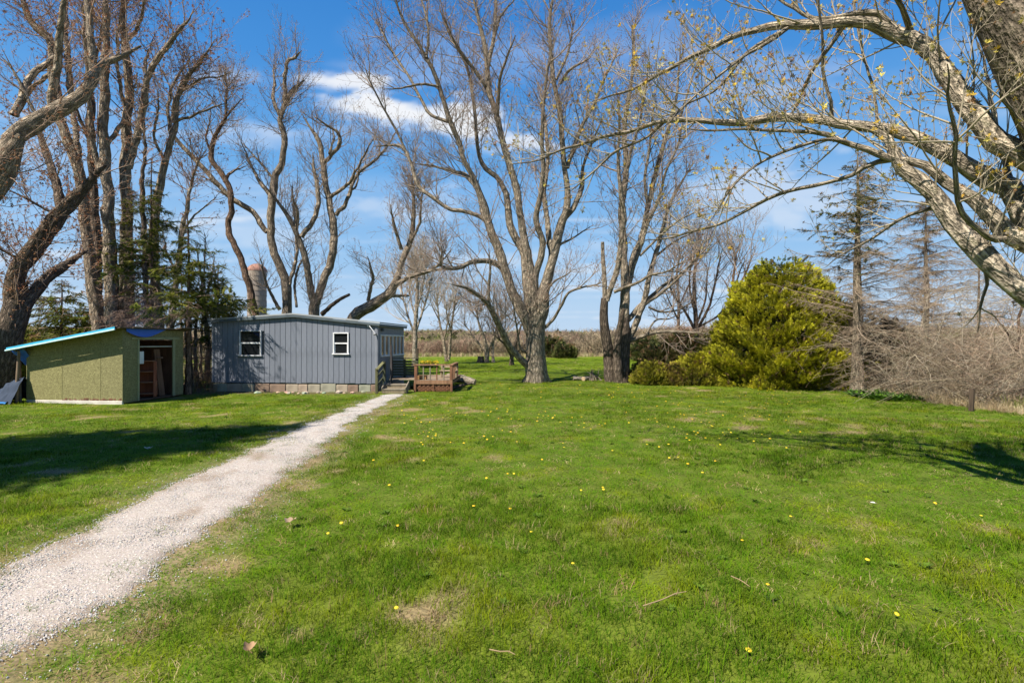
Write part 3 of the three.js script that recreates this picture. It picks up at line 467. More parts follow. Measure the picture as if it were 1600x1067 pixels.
stem('brownish tree with a spray of upper branches behind the shed doorway', 18.5, 65, [[247, 612, 18, 246, 500, 16, 240, 420, 14, 240, 350, 12, 250, 280, 10, 262, 240, 9, 272, 195, 8, 278, 150, 7, 296, 115, 6, 312, 98, 4, 325, 80, 2.5], { p: [268, 225, 6, 262, 170, 5, 270, 130, 4, 285, 108, 3] }, { p: [272, 190, 5, 300, 180, 4, 330, 168, 3] }, { p: [258, 255, 5, 240, 215, 4, 246, 170, 3] }, { p: [280, 145, 4, 310, 125, 3, 345, 118, 2] }]);
stem('slender dark trunk directly above the shed tarp flap', 16.6, 66, [[231, 612, 10, 230, 500, 9, 227, 430, 8, 224, 360, 7, 222, 290, 6, 226, 230, 4, 222, 180, 3]], { bark: BARK.dark, k: .7 });
stem('slim leaning tree between the shed and the trailer with a crown of fine twigs', 20, 67, [[262, 610, 11, 268, 500, 9, 274, 440, 8, 282, 370, 7, 292, 320, 6, 297, 290, 4, 306, 262, 3], { p: [283, 372, 4, 300, 340, 3, 322, 320, 2] }, { p: [276, 430, 4, 262, 400, 3, 255, 370, 2] }], { bark: BARK.pale, k: 1.1, vine: null });
stem('tallest left-hand tree, straight trunk crossing the top edge beside the leaning limb', 19, 68, [[140, 612, 17, 146, 520, 15, 150, 430, 13, 148, 330, 12, 144, 250, 11, 140, 170, 10, 138, 90, 9, 142, 20, 8, 144, -30, 7], { p: [144, 230, 6, 122, 180, 5, 110, 120, 4] }, { p: [140, 120, 5, 155, 70, 4, 160, 20, 3] }], { bark: BARK.dark });
seed(70);
[[292, 5], [300, 4], [307, 6], [313, 5], [319, 4], [325, 6], [283, 4], [334, 4], [341, 3.5]].forEach(([x, w], i) => {
  const top = 390 + rr(-60, 70), words = ['first', 'second', 'third', 'fourth', 'fifth', 'sixth', 'leftmost', 'seventh', 'rightmost'];
  tree({ name: 'sapling', label: words[i] + ' thin bare sapling from the left in the gap between shed and trailer', group: 'saplings between shed and trailer', d: 19 + rr(0, 2.5), bark: BARK.pale, seed: 700 + i, S: { ...ROW, dens: [2.2, 3, 3], len: [.7, .35, .2] }, limbs: [[x, 607, w, x + rr(-3, 3), 540, w * .9, x + rr(-5, 5), 470, w * .7, x + rr(-8, 8), top, w * .4]], twig: TWIG.grey });
});
// limb of a tree that stands left of the picture
tree({ name: 'overhanging_tree', label: 'near tree beyond the left edge whose thick limb rises across the upper left corner', d: 13.6, bark: BARK.warm, seed: 71, spread: .8, S: { ...ROW, bud: .5 }, twig: TWIG.red, bud: IVY, k: .7,
  limbs: [[-330, 640, 64, -300, 530, 56, -230, 430, 50, -110, 360, 46, -30, 305, 40, 0, 275, 36, 14, 245, 32],
    { p: [12, 250, 30, 20, 216, 28, 45, 198, 25, 75, 180, 23, 110, 161, 20, 130, 146, 18, 143, 128, 16, 155, 102, 12, 188, 88, 8], dz: 1.5 },
    { p: [128, 148, 10, 140, 128, 12, 142, 70, 11, 138, 20, 9, 134, -30, 7], dz: .6 }, { p: [20, 180, 12, 30, 160, 11, 46, 122, 10, 76, 98, 8, 92, 85, 5], dz: .8, z0: .3 }, { p: [80, 176, 11, 82, 140, 12, 88, 100, 11, 92, 50, 9, 98, 0, 7], dz: -.8 }, { p: [60, 190, 5, 40, 150, 5, 22, 115, 4, 12, 100, 3] }] });

// the near maple on the right: whippy limbs arching over the lawn, opening buds
const NEAR = { dens: [5, 7, 6], len: [.8, .33, .15], seg: [8, 5, 3], rad: [.008, .004, .0026], sides: [6, 4, 3], lift: [.35, .35, .25], wig: .15, tip: .0018, up: .55, rref: .05, bud: .75, bud2: .6, tipBias: .8 };
tree({ name: 'budding_maple', label: 'big foreground maple whose budding limbs arch in from the right edge over the lawn', d: 4.3, bark: BARK.limb, seed: 83, spread: 1, S: NEAR, twig: TWIG.warm, crook: .06, bud: { size: .036, geos: LEAFBUD, colors: [[.6, .42, .06], [.52, .33, .06], [.56, .48, .12], [.46, .4, .2], [.34, .19, .09]] },
  limbs: [
    { mat: BARK.old, p: [1815, 742, 108, 1792, 640, 96, 1764, 520, 90, 1730, 420, 88, 1696, 320, 88, 1656, 210, 86, 1622, 130, 84, 1584, 60, 82, 1550, -20, 78, 1520, -120, 68, 1495, -240, 56] },
    { mat: BARK.old, p: [1676, 150, 52, 1660, 60, 50, 1640, 0, 46, 1620, -100, 40], dz: .5, bare: 1 },
    { p: [1710, 330, 42, 1650, 270, 38, 1600, 246, 34, 1555, 220, 31, 1520, 175, 28, 1490, 130, 25, 1462, 92, 25, 1435, 62, 23, 1402, 48, 20, 1360, 36, 18, 1320, 34, 16, 1270, 38, 15, 1235, 40, 13, 1190, 46, 11, 1150, 56, 9, 1110, 75, 8, 1070, 95, 6, 1025, 120, 5, 985, 140, 4, 945, 152, 2.5], dz: 2 },
    { p: [1400, 46, 12, 1370, 22, 10, 1330, 24, 9, 1280, 30, 7, 1240, 12, 5, 1210, -10, 4], dz: .6 },
    { p: [1430, 62, 9, 1416, 30, 8, 1400, -10, 7], dz: -.5 },
    { p: [1320, 36, 9, 1306, 60, 7, 1270, 110, 6, 1245, 165, 4, 1232, 185, 3], dz: .8 },
    { p: [1236, 40, 7, 1200, 66, 6, 1160, 90, 5, 1110, 130, 4, 1065, 170, 3.5, 1045, 192, 2.5], dz: -.9 }, { p: [1220, 50, 6, 1170, 80, 5, 1120, 140, 4, 1075, 160, 3, 1030, 200, 2], dz: .9 },
    { p: [1760, 500, 50, 1690, 430, 46, 1634, 372, 42, 1598, 332, 40, 1588, 300, 34, 1572, 284, 32, 1545, 278, 27, 1510, 262, 24, 1478, 242, 23, 1440, 222, 21, 1400, 207, 19, 1370, 201, 17, 1320, 195, 15, 1270, 186, 14, 1210, 182, 13, 1160, 191, 11, 1110, 189, 9, 1060, 186, 8, 1030, 190, 7, 990, 203, 6, 940, 214, 5, 905, 226, 4, 870, 236, 3, 840, 252, 2.5, 805, 256, 1.8], dz: 2.5 },
    { p: [1160, 191, 4, 1156, 165, 3, 1150, 140, 2] , dz: .2 }, { p: [1035, 190, 4.5, 1010, 215, 4, 965, 235, 4, 930, 265, 3, 900, 292, 2.2], dz: .4 }, { p: [1062, 188, 4, 1070, 160, 3.5, 1085, 110, 2.5, 1098, 80, 2], dz: .6 },
    { p: [1690, 430, 40, 1620, 384, 33, 1580, 366, 30, 1555, 345, 25, 1520, 312, 20, 1480, 285, 15, 1440, 257, 12, 1400, 248, 11, 1370, 238, 10, 1330, 226, 9, 1290, 208, 8, 1254, 205, 6, 1200, 204, 5, 1150, 201, 4, 1100, 202, 3], dz: 1.4 },
    { p: [1395, 249, 9, 1360, 256, 8, 1335, 272, 7, 1297, 284, 6.5, 1237, 297, 6, 1207, 307, 5.5, 1162, 331, 5, 1125, 350, 4.5, 1087, 360, 4, 1045, 372, 3, 1020, 375, 2], dz: 1.6 },
    { p: [1330, 224, 6, 1297, 218, 5.5, 1237, 233, 5, 1181, 259, 4, 1144, 292, 3.5, 1120, 330, 2.5], dz: -.8 },
    { p: [1790, 600, 54, 1700, 520, 46, 1640, 482, 39, 1600, 458, 34, 1558, 420, 33, 1520, 386, 30, 1490, 352, 27, 1466, 316, 25, 1440, 288, 22, 1412, 266, 19, 1398, 246, 17, 1391, 228, 13, 1381, 212, 11, 1364, 202, 8], dz: .9, bare: 0, end: 1 },
    { p: [1470, 320, 7, 1440, 330, 6, 1410, 340, 5, 1360, 375, 4, 1320, 395, 3], dz: .7 },
    { p: [1575, 372, 11, 1552, 374, 10, 1530, 360, 9, 1505, 325, 8, 1494, 280, 7, 1490, 200, 6, 1482, 140, 4], dz: -.7, k: .8 },
    { p: [1303, 196, 6, 1292, 130, 5, 1285, 60, 4, 1280, -10, 3], dz: -.5, k: .7 }, { p: [1372, 200, 5, 1366, 140, 4, 1345, 60, 4, 1336, 0, 3], dz: .6, k: .8 },
    { p: [1490, 120, 6, 1470, 105, 5, 1430, 80, 4, 1405, 40, 3], dz: .4 }, { p: [1600, 330, 9, 1570, 240, 8, 1552, 160, 6, 1540, 100, 4], dz: .9, k: .8 }, { p: [1640, 262, 10, 1600, 200, 8, 1580, 170, 6], dz: -.5 },
    { p: [1530, 390, 6, 1542, 440, 5, 1534, 478, 4, 1532, 500, 3], dz: .2, k: .5 },
  ] });
// ------------------------------------------------------------ evergreens, shrubs, field, hills
seed(5);
function sprayGeo(n, len, w, curl) {                                   // flat fan of scaly sprigs along +y
  const mb = new MB(), stem = (a, l, o, wd) => { const d = V(Math.sin(a), Math.cos(a), rr(-curl, curl)), s = V(Math.cos(a), -Math.sin(a), 0).multiplyScalar(wd), e = o.clone().addScaledVector(d, l), m = o.clone().addScaledVector(d, l * .6); m.z += rr(-.05, .05); mb.quad(o, m.clone().add(s), e, m.clone().sub(s)); };
  for (let i = 0; i < n; i++) { const t = i / (n - 1), o = V(0, t * len * .7, rr(-.04, .04)), side = i % 2 ? 1 : -1; stem(side * rr(.45, .8), len * (.55 - .25 * t), o, w * rr(.8, 1.2)); }
  stem(0, len, V(0, 0, 0), w * .8); return mb.geo();
}
const SPRAY = [sprayGeo(9, 1, .085, .25), sprayGeo(11, 1, .07, .4), sprayGeo(7, 1, .1, .3)];
function needleGeo(n, droop) { const mb = new MB(); mb.tube([V(0, 0, 0), V(0, .5, 0), V(0, 1, -droop)], [.012, .009, .004], 3); for (let i = 0; i < n; i++) { const t = rr(.05, 1), a = rr(0, 6.28), o = V(0, t, -droop * t * t), d = V(Math.cos(a) * .8, .55, Math.sin(a) * .8).multiplyScalar(.17 * rr(.7, 1.2)), s = V(-Math.sin(a), 0, Math.cos(a)).multiplyScalar(.024), k = mb.k, nn = d.clone().normalize(); for (const q of [o.clone().sub(s), o.clone().add(s), o.clone().add(d)]) mb.vert(q.x, q.y, q.z, nn.x * .5, .8, nn.z * .5, 0, 0); mb.i.push(k, k + 1, k + 2); } return mb.geo(); }
const NEEDLE = [needleGeo(46, .1), needleGeo(34, .2)];
const needleMat = mat({ color: 0xffffff, roughness: .85, transmission: .4, thickness: 0, specularIntensity: .15 });
const place = (p, d, s, roll = rr(0, 6.28)) => new THREE.Matrix4().compose(p, quatY(d.clone().normalize()).multiply(new THREE.Quaternion().setFromAxisAngle(V(0, 1, 0), roll)), V(s, s, s));
const tint = (c, k) => rgb(c[0] * k, c[1] * k, c[2] * k);

// dense scaly evergreen: crown radius from prof(t) (t 0 bottom .. 1 top), in lumps
function cedar(o) {
  seed(o.seed);
  const root = thing(o.name, o.label, o.cat ?? 'tree', V(o.at.x, ground(o.at.x, o.at.z), o.at.z), 0, o.group), H = o.h, lists = [[], [], []];
  const mb = new MB(); mb.tube([V(0, -.1, 0), V(.03, H * .5, 0), V(0, H * .93, .02)], [.11 * o.w / 2, .06 * o.w / 2, .012], 8); mb.build('trunk', BARK.brown, root);
  const br = new MB();
  const R = (t, a) => o.prof(t) * o.w / 2 * (1 + .42 * n2(Math.cos(a) * 1.3 + o.seed, t * H * .9, Math.sin(a) * 1.3) + .34 * n2(Math.cos(a) * 3.2, t * H * 2.1 + o.seed, Math.sin(a) * 3.2));
  for (let i = 0; i < o.n; i++) {
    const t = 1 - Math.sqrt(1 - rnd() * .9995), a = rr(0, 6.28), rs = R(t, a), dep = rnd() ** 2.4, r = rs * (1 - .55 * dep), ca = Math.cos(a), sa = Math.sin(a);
    const lump = fbm(ca * rs * 2.3 + o.seed, t * H * 2, 3, sa * rs * 2.3);
    if (lump < -.14 && rnd() < .85) continue;
    const p = V(ca * r * (o.sx ?? 1), .05 + t * H * (1 - .06 * rnd()) + rr(-.1, .1), sa * r), d = V(ca + rr(-.5, .5), (o.up ?? .9) + rr(-.5, .5), sa + rr(-.5, .5));
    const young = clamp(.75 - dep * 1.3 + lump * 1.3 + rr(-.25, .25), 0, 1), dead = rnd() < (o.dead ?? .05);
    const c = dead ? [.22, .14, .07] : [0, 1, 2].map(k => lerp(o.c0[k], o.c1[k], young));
    lists[i % 3].push({ m: place(p, d, o.s * rr(.6, 1.35)), c: tint(c, rr(.75, 1.25)) });
    if (i % 40 === 0) br.tube([V(0, Math.max(.1, p.y - r * .5), 0), V(p.x * .5, p.y - .15 * r, p.z * .5), p], [.02, .014, .006], 4);
  }
  br.build('branches', BARK.brown, root, 'stuff');
  SPRAY.forEach((g, i) => copies('foliage', g, o.mat ?? leafMat, lists[i], root));
  return root;
}
const GOLD0 = [.045, .07, .012], GOLD1 = [.54, .51, .03], DARK0 = [.022, .034, .014], DARK1 = [.13, .13, .035];
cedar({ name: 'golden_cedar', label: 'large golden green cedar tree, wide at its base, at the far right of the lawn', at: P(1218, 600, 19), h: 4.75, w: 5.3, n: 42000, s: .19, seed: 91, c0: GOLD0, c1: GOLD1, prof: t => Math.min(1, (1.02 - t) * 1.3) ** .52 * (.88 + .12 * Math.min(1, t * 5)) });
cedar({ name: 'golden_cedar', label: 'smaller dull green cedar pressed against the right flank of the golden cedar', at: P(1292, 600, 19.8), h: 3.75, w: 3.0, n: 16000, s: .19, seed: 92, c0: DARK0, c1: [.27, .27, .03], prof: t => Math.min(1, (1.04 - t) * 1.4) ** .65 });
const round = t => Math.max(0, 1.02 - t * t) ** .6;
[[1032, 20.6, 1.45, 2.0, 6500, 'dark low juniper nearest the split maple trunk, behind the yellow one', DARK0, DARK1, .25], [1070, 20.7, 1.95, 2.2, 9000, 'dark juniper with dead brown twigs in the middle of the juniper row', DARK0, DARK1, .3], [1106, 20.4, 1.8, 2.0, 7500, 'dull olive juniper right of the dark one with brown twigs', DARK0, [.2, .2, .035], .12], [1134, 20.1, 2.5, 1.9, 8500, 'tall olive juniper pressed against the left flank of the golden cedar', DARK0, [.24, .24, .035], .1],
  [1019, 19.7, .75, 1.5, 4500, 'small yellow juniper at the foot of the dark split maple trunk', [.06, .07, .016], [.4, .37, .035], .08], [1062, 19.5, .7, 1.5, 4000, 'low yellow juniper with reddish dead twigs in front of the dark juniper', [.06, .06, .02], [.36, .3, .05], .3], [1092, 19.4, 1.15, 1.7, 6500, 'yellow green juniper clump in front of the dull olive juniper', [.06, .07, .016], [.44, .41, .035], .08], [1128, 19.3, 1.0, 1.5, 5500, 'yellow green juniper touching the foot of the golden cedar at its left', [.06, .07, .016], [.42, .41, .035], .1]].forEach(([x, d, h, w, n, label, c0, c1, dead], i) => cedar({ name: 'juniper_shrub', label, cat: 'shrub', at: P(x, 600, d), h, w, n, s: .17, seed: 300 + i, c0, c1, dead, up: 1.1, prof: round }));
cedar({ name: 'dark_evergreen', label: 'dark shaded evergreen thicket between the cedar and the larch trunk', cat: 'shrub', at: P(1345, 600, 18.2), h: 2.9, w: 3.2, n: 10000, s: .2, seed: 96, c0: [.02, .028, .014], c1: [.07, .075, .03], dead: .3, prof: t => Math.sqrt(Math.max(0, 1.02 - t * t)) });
cedar({ name: 'cedar_shrub', label: 'yellow green cedar shrub behind the left end of the shed', cat: 'shrub', at: P(18, 600, 16.5), h: 1.9, w: 2.4, n: 7000, s: .2, seed: 97, c0: [.05, .065, .016], c1: [.26, .27, .04], dead: .1, prof: t => Math.sqrt(Math.max(0, 1.02 - t * t)) });

// conifer with whorled branches
function conifer(o) {
  seed(o.seed);
  const root = thing(o.name, o.label, 'tree', V(o.at.x, ground(o.at.x, o.at.z), o.at.z), 0, o.group), H = o.h, mb = new MB(), br = new MB(), list = [[], []];
  const lean = o.lean ?? 0, ax = t => V(lean * t * t + .05 * n2(t * 5, o.seed), t * H, .05 * n2(t * 5, o.seed + 3));
  const pts = [], rad = []; for (let i = 0; i <= 16; i++) { pts.push(ax(i / 16)); rad.push(lerp(o.r0, .012, (i / 16) ** .85)); } pts[0].y = -.1;
  mb.tube(pts, rad, 12, { lump: (u, v) => .3 * Math.exp(-v / .2) + .08 * Math.sin(u * 25 + v) }); mb.build('trunk', o.bark, root);
  for (let t = o.from; t < .985; t += o.step / H * rr(.6, 1.4)) for (let b = 0; b < (o.per ?? 4); b++) {
    const a = rr(0, 6.28), L = o.len(t) * rr(.35, 1.25); if (L < .12) continue; const dr = (o.droop ?? .12) * rr(.2, 1.7);
    const at = ax(t + rr(-.01, .01)), d = V(Math.cos(a), (o.rise ?? .15) + rr(-.22, .3), Math.sin(a)), q = [at.clone()], w = [.005 + L * .006], n = 7, p = at.clone();
    for (let s = 1; s <= n; s++) { d.y -= dr * (s < 5 ? 1 : -.9); d.x += rr(-.17, .17); d.y += rr(-.08, .08); d.z += rr(-.17, .17); p.addScaledVector(d.clone().normalize(), L / n); q.push(p.clone()); w.push(lerp(w[0], .003, s / n)); }
    br.tube(q, w, 4);
    const green = o.green(t, a);
    for (let s = 1; s <= n; s++) for (let k = 0; k < (o.twigs ?? 3); k++) {
      const base = q[s - 1].clone().lerp(q[s], rnd()), out = q[s].clone().sub(q[s - 1]).normalize(), side = V(-out.z, 0, out.x).multiplyScalar(rnd() < .5 ? 1 : -1), td = out.multiplyScalar(.7).add(side.multiplyScalar(.8)).add(V(0, rr(-.75, .2) * (o.hang ?? 1), 0)).normalize(), tl = rr(.15, .5) * Math.min(1, L * .6) * (o.tw ?? 1);
      if (rnd() < green) { list[k % 2].push({ m: place(base, td, tl * rr(.8, 1.3)), c: tint(o.needle[(rnd() * o.needle.length) | 0], rr(.7, 1.3)) }); if (rnd() < .5) list[0].push({ m: place(base.clone().addScaledVector(td, tl * .5), td.clone().add(V(rr(-.6, .6), rr(-.3, .2), rr(-.6, .6))), tl * .7), c: tint(o.needle[0], rr(.7, 1.3)) }); }
      else { const m1 = base.clone().addScaledVector(td, tl * .5), e = base.clone().addScaledVector(td, tl); e.y -= tl * .15; br.tube([base, m1, e], [.0048, .0035, .002], 3); for (let z = 0; z < 2; z++) { const f = m1.clone().lerp(e, rnd() - .4); br.tube([f, f.clone().add(V(rr(-.15, .15), rr(-.18, .06), rr(-.15, .15)))], [.003, .0018], 3); } }
    }
  }
  br.build('branches', o.twigMat, root, 'stuff');
  NEEDLE.forEach((g, i) => list[i].length && copies('needles', g, needleMat, list[i], root));
  return root;
}
const OLIVE = [[.1, .1, .03], [.14, .12, .035], [.075, .085, .03]], SPRUCE = [[.13, .16, .024], [.2, .22, .03], [.27, .27, .04], [.08, .1, .02]];
const larchTwig = mat({ color: rgb(.27, .21, .15) });
conifer({ name: 'larch_tree', label: 'tall half-bare larch with straight trunk right of the golden cedar', at: P(1341, 615, 15.8), h: 7.6, r0: .2, bark: BARK.warm, twigMat: larchTwig, from: .17, step: .16, per: 4, seed: 101, len: t => 2.3 * Math.sin(Math.min(1, (1.02 - t) * 1.25) * 1.57) , droop: .07, rise: .22, needle: OLIVE, green: (t, a) => (t < .33 ? 0 : smooth(t, .4, .85) * (.5 - .42 * Math.cos(a))), twigs: 5 });
conifer({ name: 'larch_tree', label: 'thinner greyish larch standing further right amid the dry brush', at: P(1448, 625, 17.5), h: 7.0, r0: .15, bark: BARK.warm, twigMat: larchTwig, from: .12, step: .17, per: 4, seed: 102, len: t => 2.2 * Math.sin(Math.min(1, (1.02 - t) * 1.2) * 1.57), droop: .08, rise: .2, needle: OLIVE, green: t => smooth(t, .6, 1) * .3, twigs: 6 });
conifer({ name: 'larch_tree', label: 'faint bare larch rising behind the brush near the right edge', at: P(1530, 625, 23), h: 8, r0: .08, bark: BARK.brown, twigMat: larchTwig, from: .15, step: .3, per: 4, seed: 103, len: t => 2.2 * Math.sin(Math.min(1, (1.02 - t) * 1.2) * 1.57), droop: .08, rise: .2, needle: OLIVE, green: () => .03, twigs: 2 });
// spruces and hemlocks behind the shed
const SP = (label, x, d, h, sd, o = {}) => conifer({ name: 'spruce_tree', label, at: P(x, 600, d), h, r0: .09, bark: BARK.brown, twigMat: TWIG.red, from: o.from ?? .1, step: .2, per: 4, seed: sd, len: t => (o.w ?? 1.3) * Math.sin(Math.min(1, (1.02 - t) * 1.4) * 1.57), droop: .13, rise: .25, needle: SPRUCE, green: o.green ?? (() => .85), twigs: 6, tw: 1.25, hang: 1.6 });
SP('feathery green hemlock rising among the grey trunks, directly above the shed doorway', 236, 16.6, 7.6, 111, { w: 1.25, green: t => smooth(t, .35, .6) * .9 });
SP('slim hemlock with drooping sprays left of the one above the shed doorway', 206, 17.2, 7, 112, { w: 1.1, green: t => smooth(t, .4, .65) * .8 });
SP('dark bushy spruce rising behind the left end of the trailer', 340, 19.2, 4.4, 113, { w: 2.0, green: t => smooth(t, .3, .5) * .92 });
SP('thin hemlock with high boughs in the gap between the shed and the trailer', 293, 15.95, 5.8, 114, { w: 1.35, from: .42, green: t => smooth(t, .36, .5) * .95 });
SP('low dark hemlock with level boughs showing above the shed roof', 95, 18.5, 3.9, 115, { w: 2.1, green: () => .8 });
SP('second low hemlock above the high end of the shed roof', 168, 19.5, 3.6, 116, { w: 1.8, green: () => .7 });
// spruce beyond the left edge that shades the lawn
conifer({ name: 'spruce_tree', label: 'tall spruce beyond the left edge that throws the long shadow over the lawn', at: V(-12.6, 0, -1.4), h: 14.6, r0: .2, bark: BARK.brown, twigMat: TWIG.dark, from: .06, step: .24, per: 9, seed: 117, len: t => 3.1 * (1.02 - t) ** .8 + .35, droop: .1, rise: .15, needle: SPRUCE, green: () => .95, twigs: 5, tw: 2 });
// bare trees standing out in the field, each its own thing
const FIELD = { dens: [2.4, 3.2, 3.2], len: [1.5, .8, .45], seg: [5, 3, 2], rad: [.03, .016, .011], sides: [4, 3, 3], lift: [.7, .4, .2], wig: .14, tip: .007, up: .5, rref: .06 };
const fieldTree = (label, d, sd, limbs, o = {}) => tree({ name: o.name ?? 'field_tree', label, d, bark: o.bark ?? BARK.warm, seed: sd, spread: 1.5, S: { ...FIELD, ...o.S }, twig: o.twig ?? TWIG.grey, limbs, bud: o.bud, k: o.k });
fieldTree('pale bare tree with upswept fine twigs just right of the trailer corner', 34, 121, [[648, 570, 8, 648, 530, 7, 650, 490, 6, 652, 455, 5, 650, 425, 3], [649, 525, 4, 636, 490, 3, 628, 455, 2], [649, 520, 4, 662, 480, 3, 672, 445, 2], [650, 500, 3, 640, 460, 2, 640, 425, 1.5], [650, 490, 3, 660, 450, 2, 664, 420, 1.5]], { bark: BARK.pale, twig: TWIG.pale, k: 2.2 });
fieldTree('thin bare tree with two crossing stems in the field left of the big maple', 40, 122, [[698, 562, 5, 692, 528, 4, 686, 500, 3, 684, 478, 2], [701, 562, 5, 704, 525, 4, 708, 490, 3, 712, 462, 2], [693, 532, 3, 700, 500, 2, 703, 475, 1.5], [705, 520, 3, 698, 490, 2], [686, 500, 2, 676, 480, 1.5]], { k: 1.5, twig: TWIG.pale });
fieldTree('rounded bare thorn shrub at the far edge of the lawn left of the big maple', 38, 123, [[760, 568, 7, 760, 545, 6, 755, 525, 5, 748, 505, 3], [761, 550, 4, 772, 525, 3, 782, 505, 2], [759, 548, 4, 742, 530, 3, 732, 515, 2], [771, 567, 5, 770, 540, 4, 776, 515, 3]], { k: 2.6 });
fieldTree('low dark thorn bush right beside the big maple trunk at its left', 34, 124, [[799, 570, 7, 800, 555, 6, 806, 535, 4, 812, 515, 3], [800, 558, 5, 790, 540, 4, 780, 530, 2], [801, 555, 4, 815, 545, 3, 824, 535, 2]], { k: 2.6, twig: TWIG.dark, bark: BARK.dark });
fieldTree('bare round-crowned tree growing up behind the dark juniper', 25, 125, [[1088, 600, 9, 1088, 540, 8, 1088, 515, 7, 1086, 470, 6, 1085, 430, 5, 1092, 395, 3], [1088, 520, 5, 1070, 485, 4, 1050, 455, 2.5], [1089, 515, 5, 1108, 480, 4, 1118, 440, 3, 1124, 410, 2], [1088, 508, 4, 1102, 470, 3, 1106, 425, 2], [1087, 490, 4, 1078, 450, 3, 1080, 410, 2], [1089, 512, 4, 1120, 495, 3, 1142, 475, 2]], { k: 1.5, bark: BARK.brown, S: { len: [1.1, .6, .35], rad: [.02, .011, .008], tip: .005 } });
fieldTree('small bare tree peeking out behind the upper left of the golden cedar', 27, 126, [[1148, 600, 6, 1147, 520, 6, 1148, 470, 5, 1146, 440, 4, 1150, 405, 2.5], [1148, 465, 3.5, 1164, 430, 3, 1172, 410, 2], [1147, 475, 3, 1136, 445, 2], [1148, 450, 3, 1156, 425, 2]], { k: 1.2, bark: BARK.brown });
fieldTree('faint bare tree between the dark maple stems and the round-crowned tree', 30, 127, [[1061, 600, 5, 1060, 520, 5, 1061, 470, 4, 1058, 430, 3, 1062, 400, 2], [1060, 500, 3, 1046, 470, 2], [1061, 480, 3, 1074, 450, 2]], { k: 1.4, bark: BARK.brown });

// twiggy clump geometry for brush that nobody could count
seed(130);
function clumpGeo(stems, splay, sub, r) { const mb = new MB(); for (let i = 0; i < stems; i++) { const a = rr(0, 6.28), o = V(rr(-.25, .25), 0, rr(-.25, .25)), d = V(Math.cos(a) * splay * rr(.2, 1), 1, Math.sin(a) * splay * rr(.2, 1)).normalize(), L = rr(.55, 1), q = [o], w = [r], p = o.clone(); for (let s = 1; s <= 3; s++) { d.x += rr(-.2, .2); d.z += rr(-.2, .2); p.addScaledVector(d, L / 3); q.push(p.clone()); w.push(r * (1 - s / 4)); } mb.tube(q, w, 3); for (let k = 0; k < sub; k++) { const b = q[1].clone().lerp(q[3], rnd()), e = b.clone().add(V(rr(-.2, .2), rr(.05, .25), rr(-.2, .2))); mb.tube([b, e], [r * .6, r * .3], 3); } } return mb.geo(); }
const CLUMP = [clumpGeo(13, .5, 4, .012), clumpGeo(10, .8, 6, .011), clumpGeo(16, .25, 3, .01)];
const twigWhite = mat({ color: 0xffffff, roughness: 1 });
{
  seed(131);
  const lists = [[], [], []], q = new THREE.Quaternion(), pal = [[.22, .165, .115], [.3, .23, .155], [.26, .16, .115], [.14, .115, .08], [.36, .29, .19]];
  for (let i = 0; i < 52000; i++) {
    const d = 58 + 420 * rnd() ** 2.1, x = rr(-1.12, 1.12) * d, far = smooth(d, 58, 400);
    const gap = fbm(x * .03, d * .03, 3, 12.2); if (d < 130 && gap > .05 && rnd() < .93) continue;
    const y = ground(x, -d), lump = fbm(x * .02, d * .02, 3, 4.2), s = d < 105 ? rr(.7, 2.2) + 1.6 * smooth(lump, 0, .3) : rr(2.4, 4.6) * (1 + .7 * lump) + 2.6 * far * rnd() + (rnd() < .04 ? 1.5 : 0), c = pal[clamp(Math.floor((fbm(x * .03 + 40, d * .03, 3, 2.6) * 2.2 + .5 + rr(-.3, .3)) * 5), 0, 4)], green = fbm(x * .015 + 9, d * .02, 3, 1.2) > .1 && rnd() < .55;
    lists[i % 3].push({ m: new THREE.Matrix4().compose(V(x, y - .1, -d), q.setFromAxisAngle(V(0, 1, 0), rr(0, 6.28)), V(s * rr(.8, 1.5) * (1 + far * .6), s, s * rr(.8, 1.5) * (1 + far * .6))), c: tint(green ? [.27, .28, .09] : c, rr(.75, 1.25)) });
  }
  const ever = [[], [], []];
  for (let i = 0; i < 2600; i++) { const cx = rr(-1, 1), d = 85 + 260 * rnd(), x = cx * d, grp = fbm(x * .02 + 4, d * .015, 3, 7.7); if (grp < .16) continue; const y = ground(x, -d), h = rr(2.2, 4.2) + d * .008; for (let k = 0; k < 14; k++) { const t = rnd(), a = rr(0, 6.28), r = (1 - t) * h * .28; ever[k % 3].push({ m: place(V(x + Math.cos(a) * r, y + t * h, -d + Math.sin(a) * r), V(Math.cos(a), .8, Math.sin(a)), h * rr(.25, .4)), c: tint([.1, .115, .035], rr(.6, 1.5)) }); } }
  const o = thing('woodland', 'far-off leafless brown woodland and scrub covering the hills beyond the field', 'woodland'); o.userData.kind = 'stuff';
  CLUMP.forEach((g, i) => copies('scrub', g, twigWhite, lists[i], o)); SPRAY.forEach((g, i) => copies('evergreens', g, leafMat, ever[i], o));
}
// green bushes beyond the far lawn
[[862, 545, 52, 2.1, 2.6, 'round green bush just right of the big maple trunk at the end of the lawn'], [883, 556, 49, 1.2, 1.6, 'small olive bush in the dry grass between the two big maples'], [1010, 560, 42, 1.8, 2.2, 'olive bush in the field right beside the dark maple stems'], [918, 540, 70, 2.6, 3.4, 'loose green thicket out in the scrub between the two big maples'], [975, 545, 62, 2.6, 2.5, 'green scrub bush seen behind the split maple trunk']].forEach(([x, y, d, h, w, label], i) =>
  cedar({ name: 'field_bush', label, cat: 'bush', at: P(x, y, d), h, w, n: 900, s: .5, seed: 140 + i, c0: [.04, .055, .02], c1: [.14, .15, .045], dead: .15, prof: t => Math.sqrt(Math.max(0, 1.02 - t * t)) }));

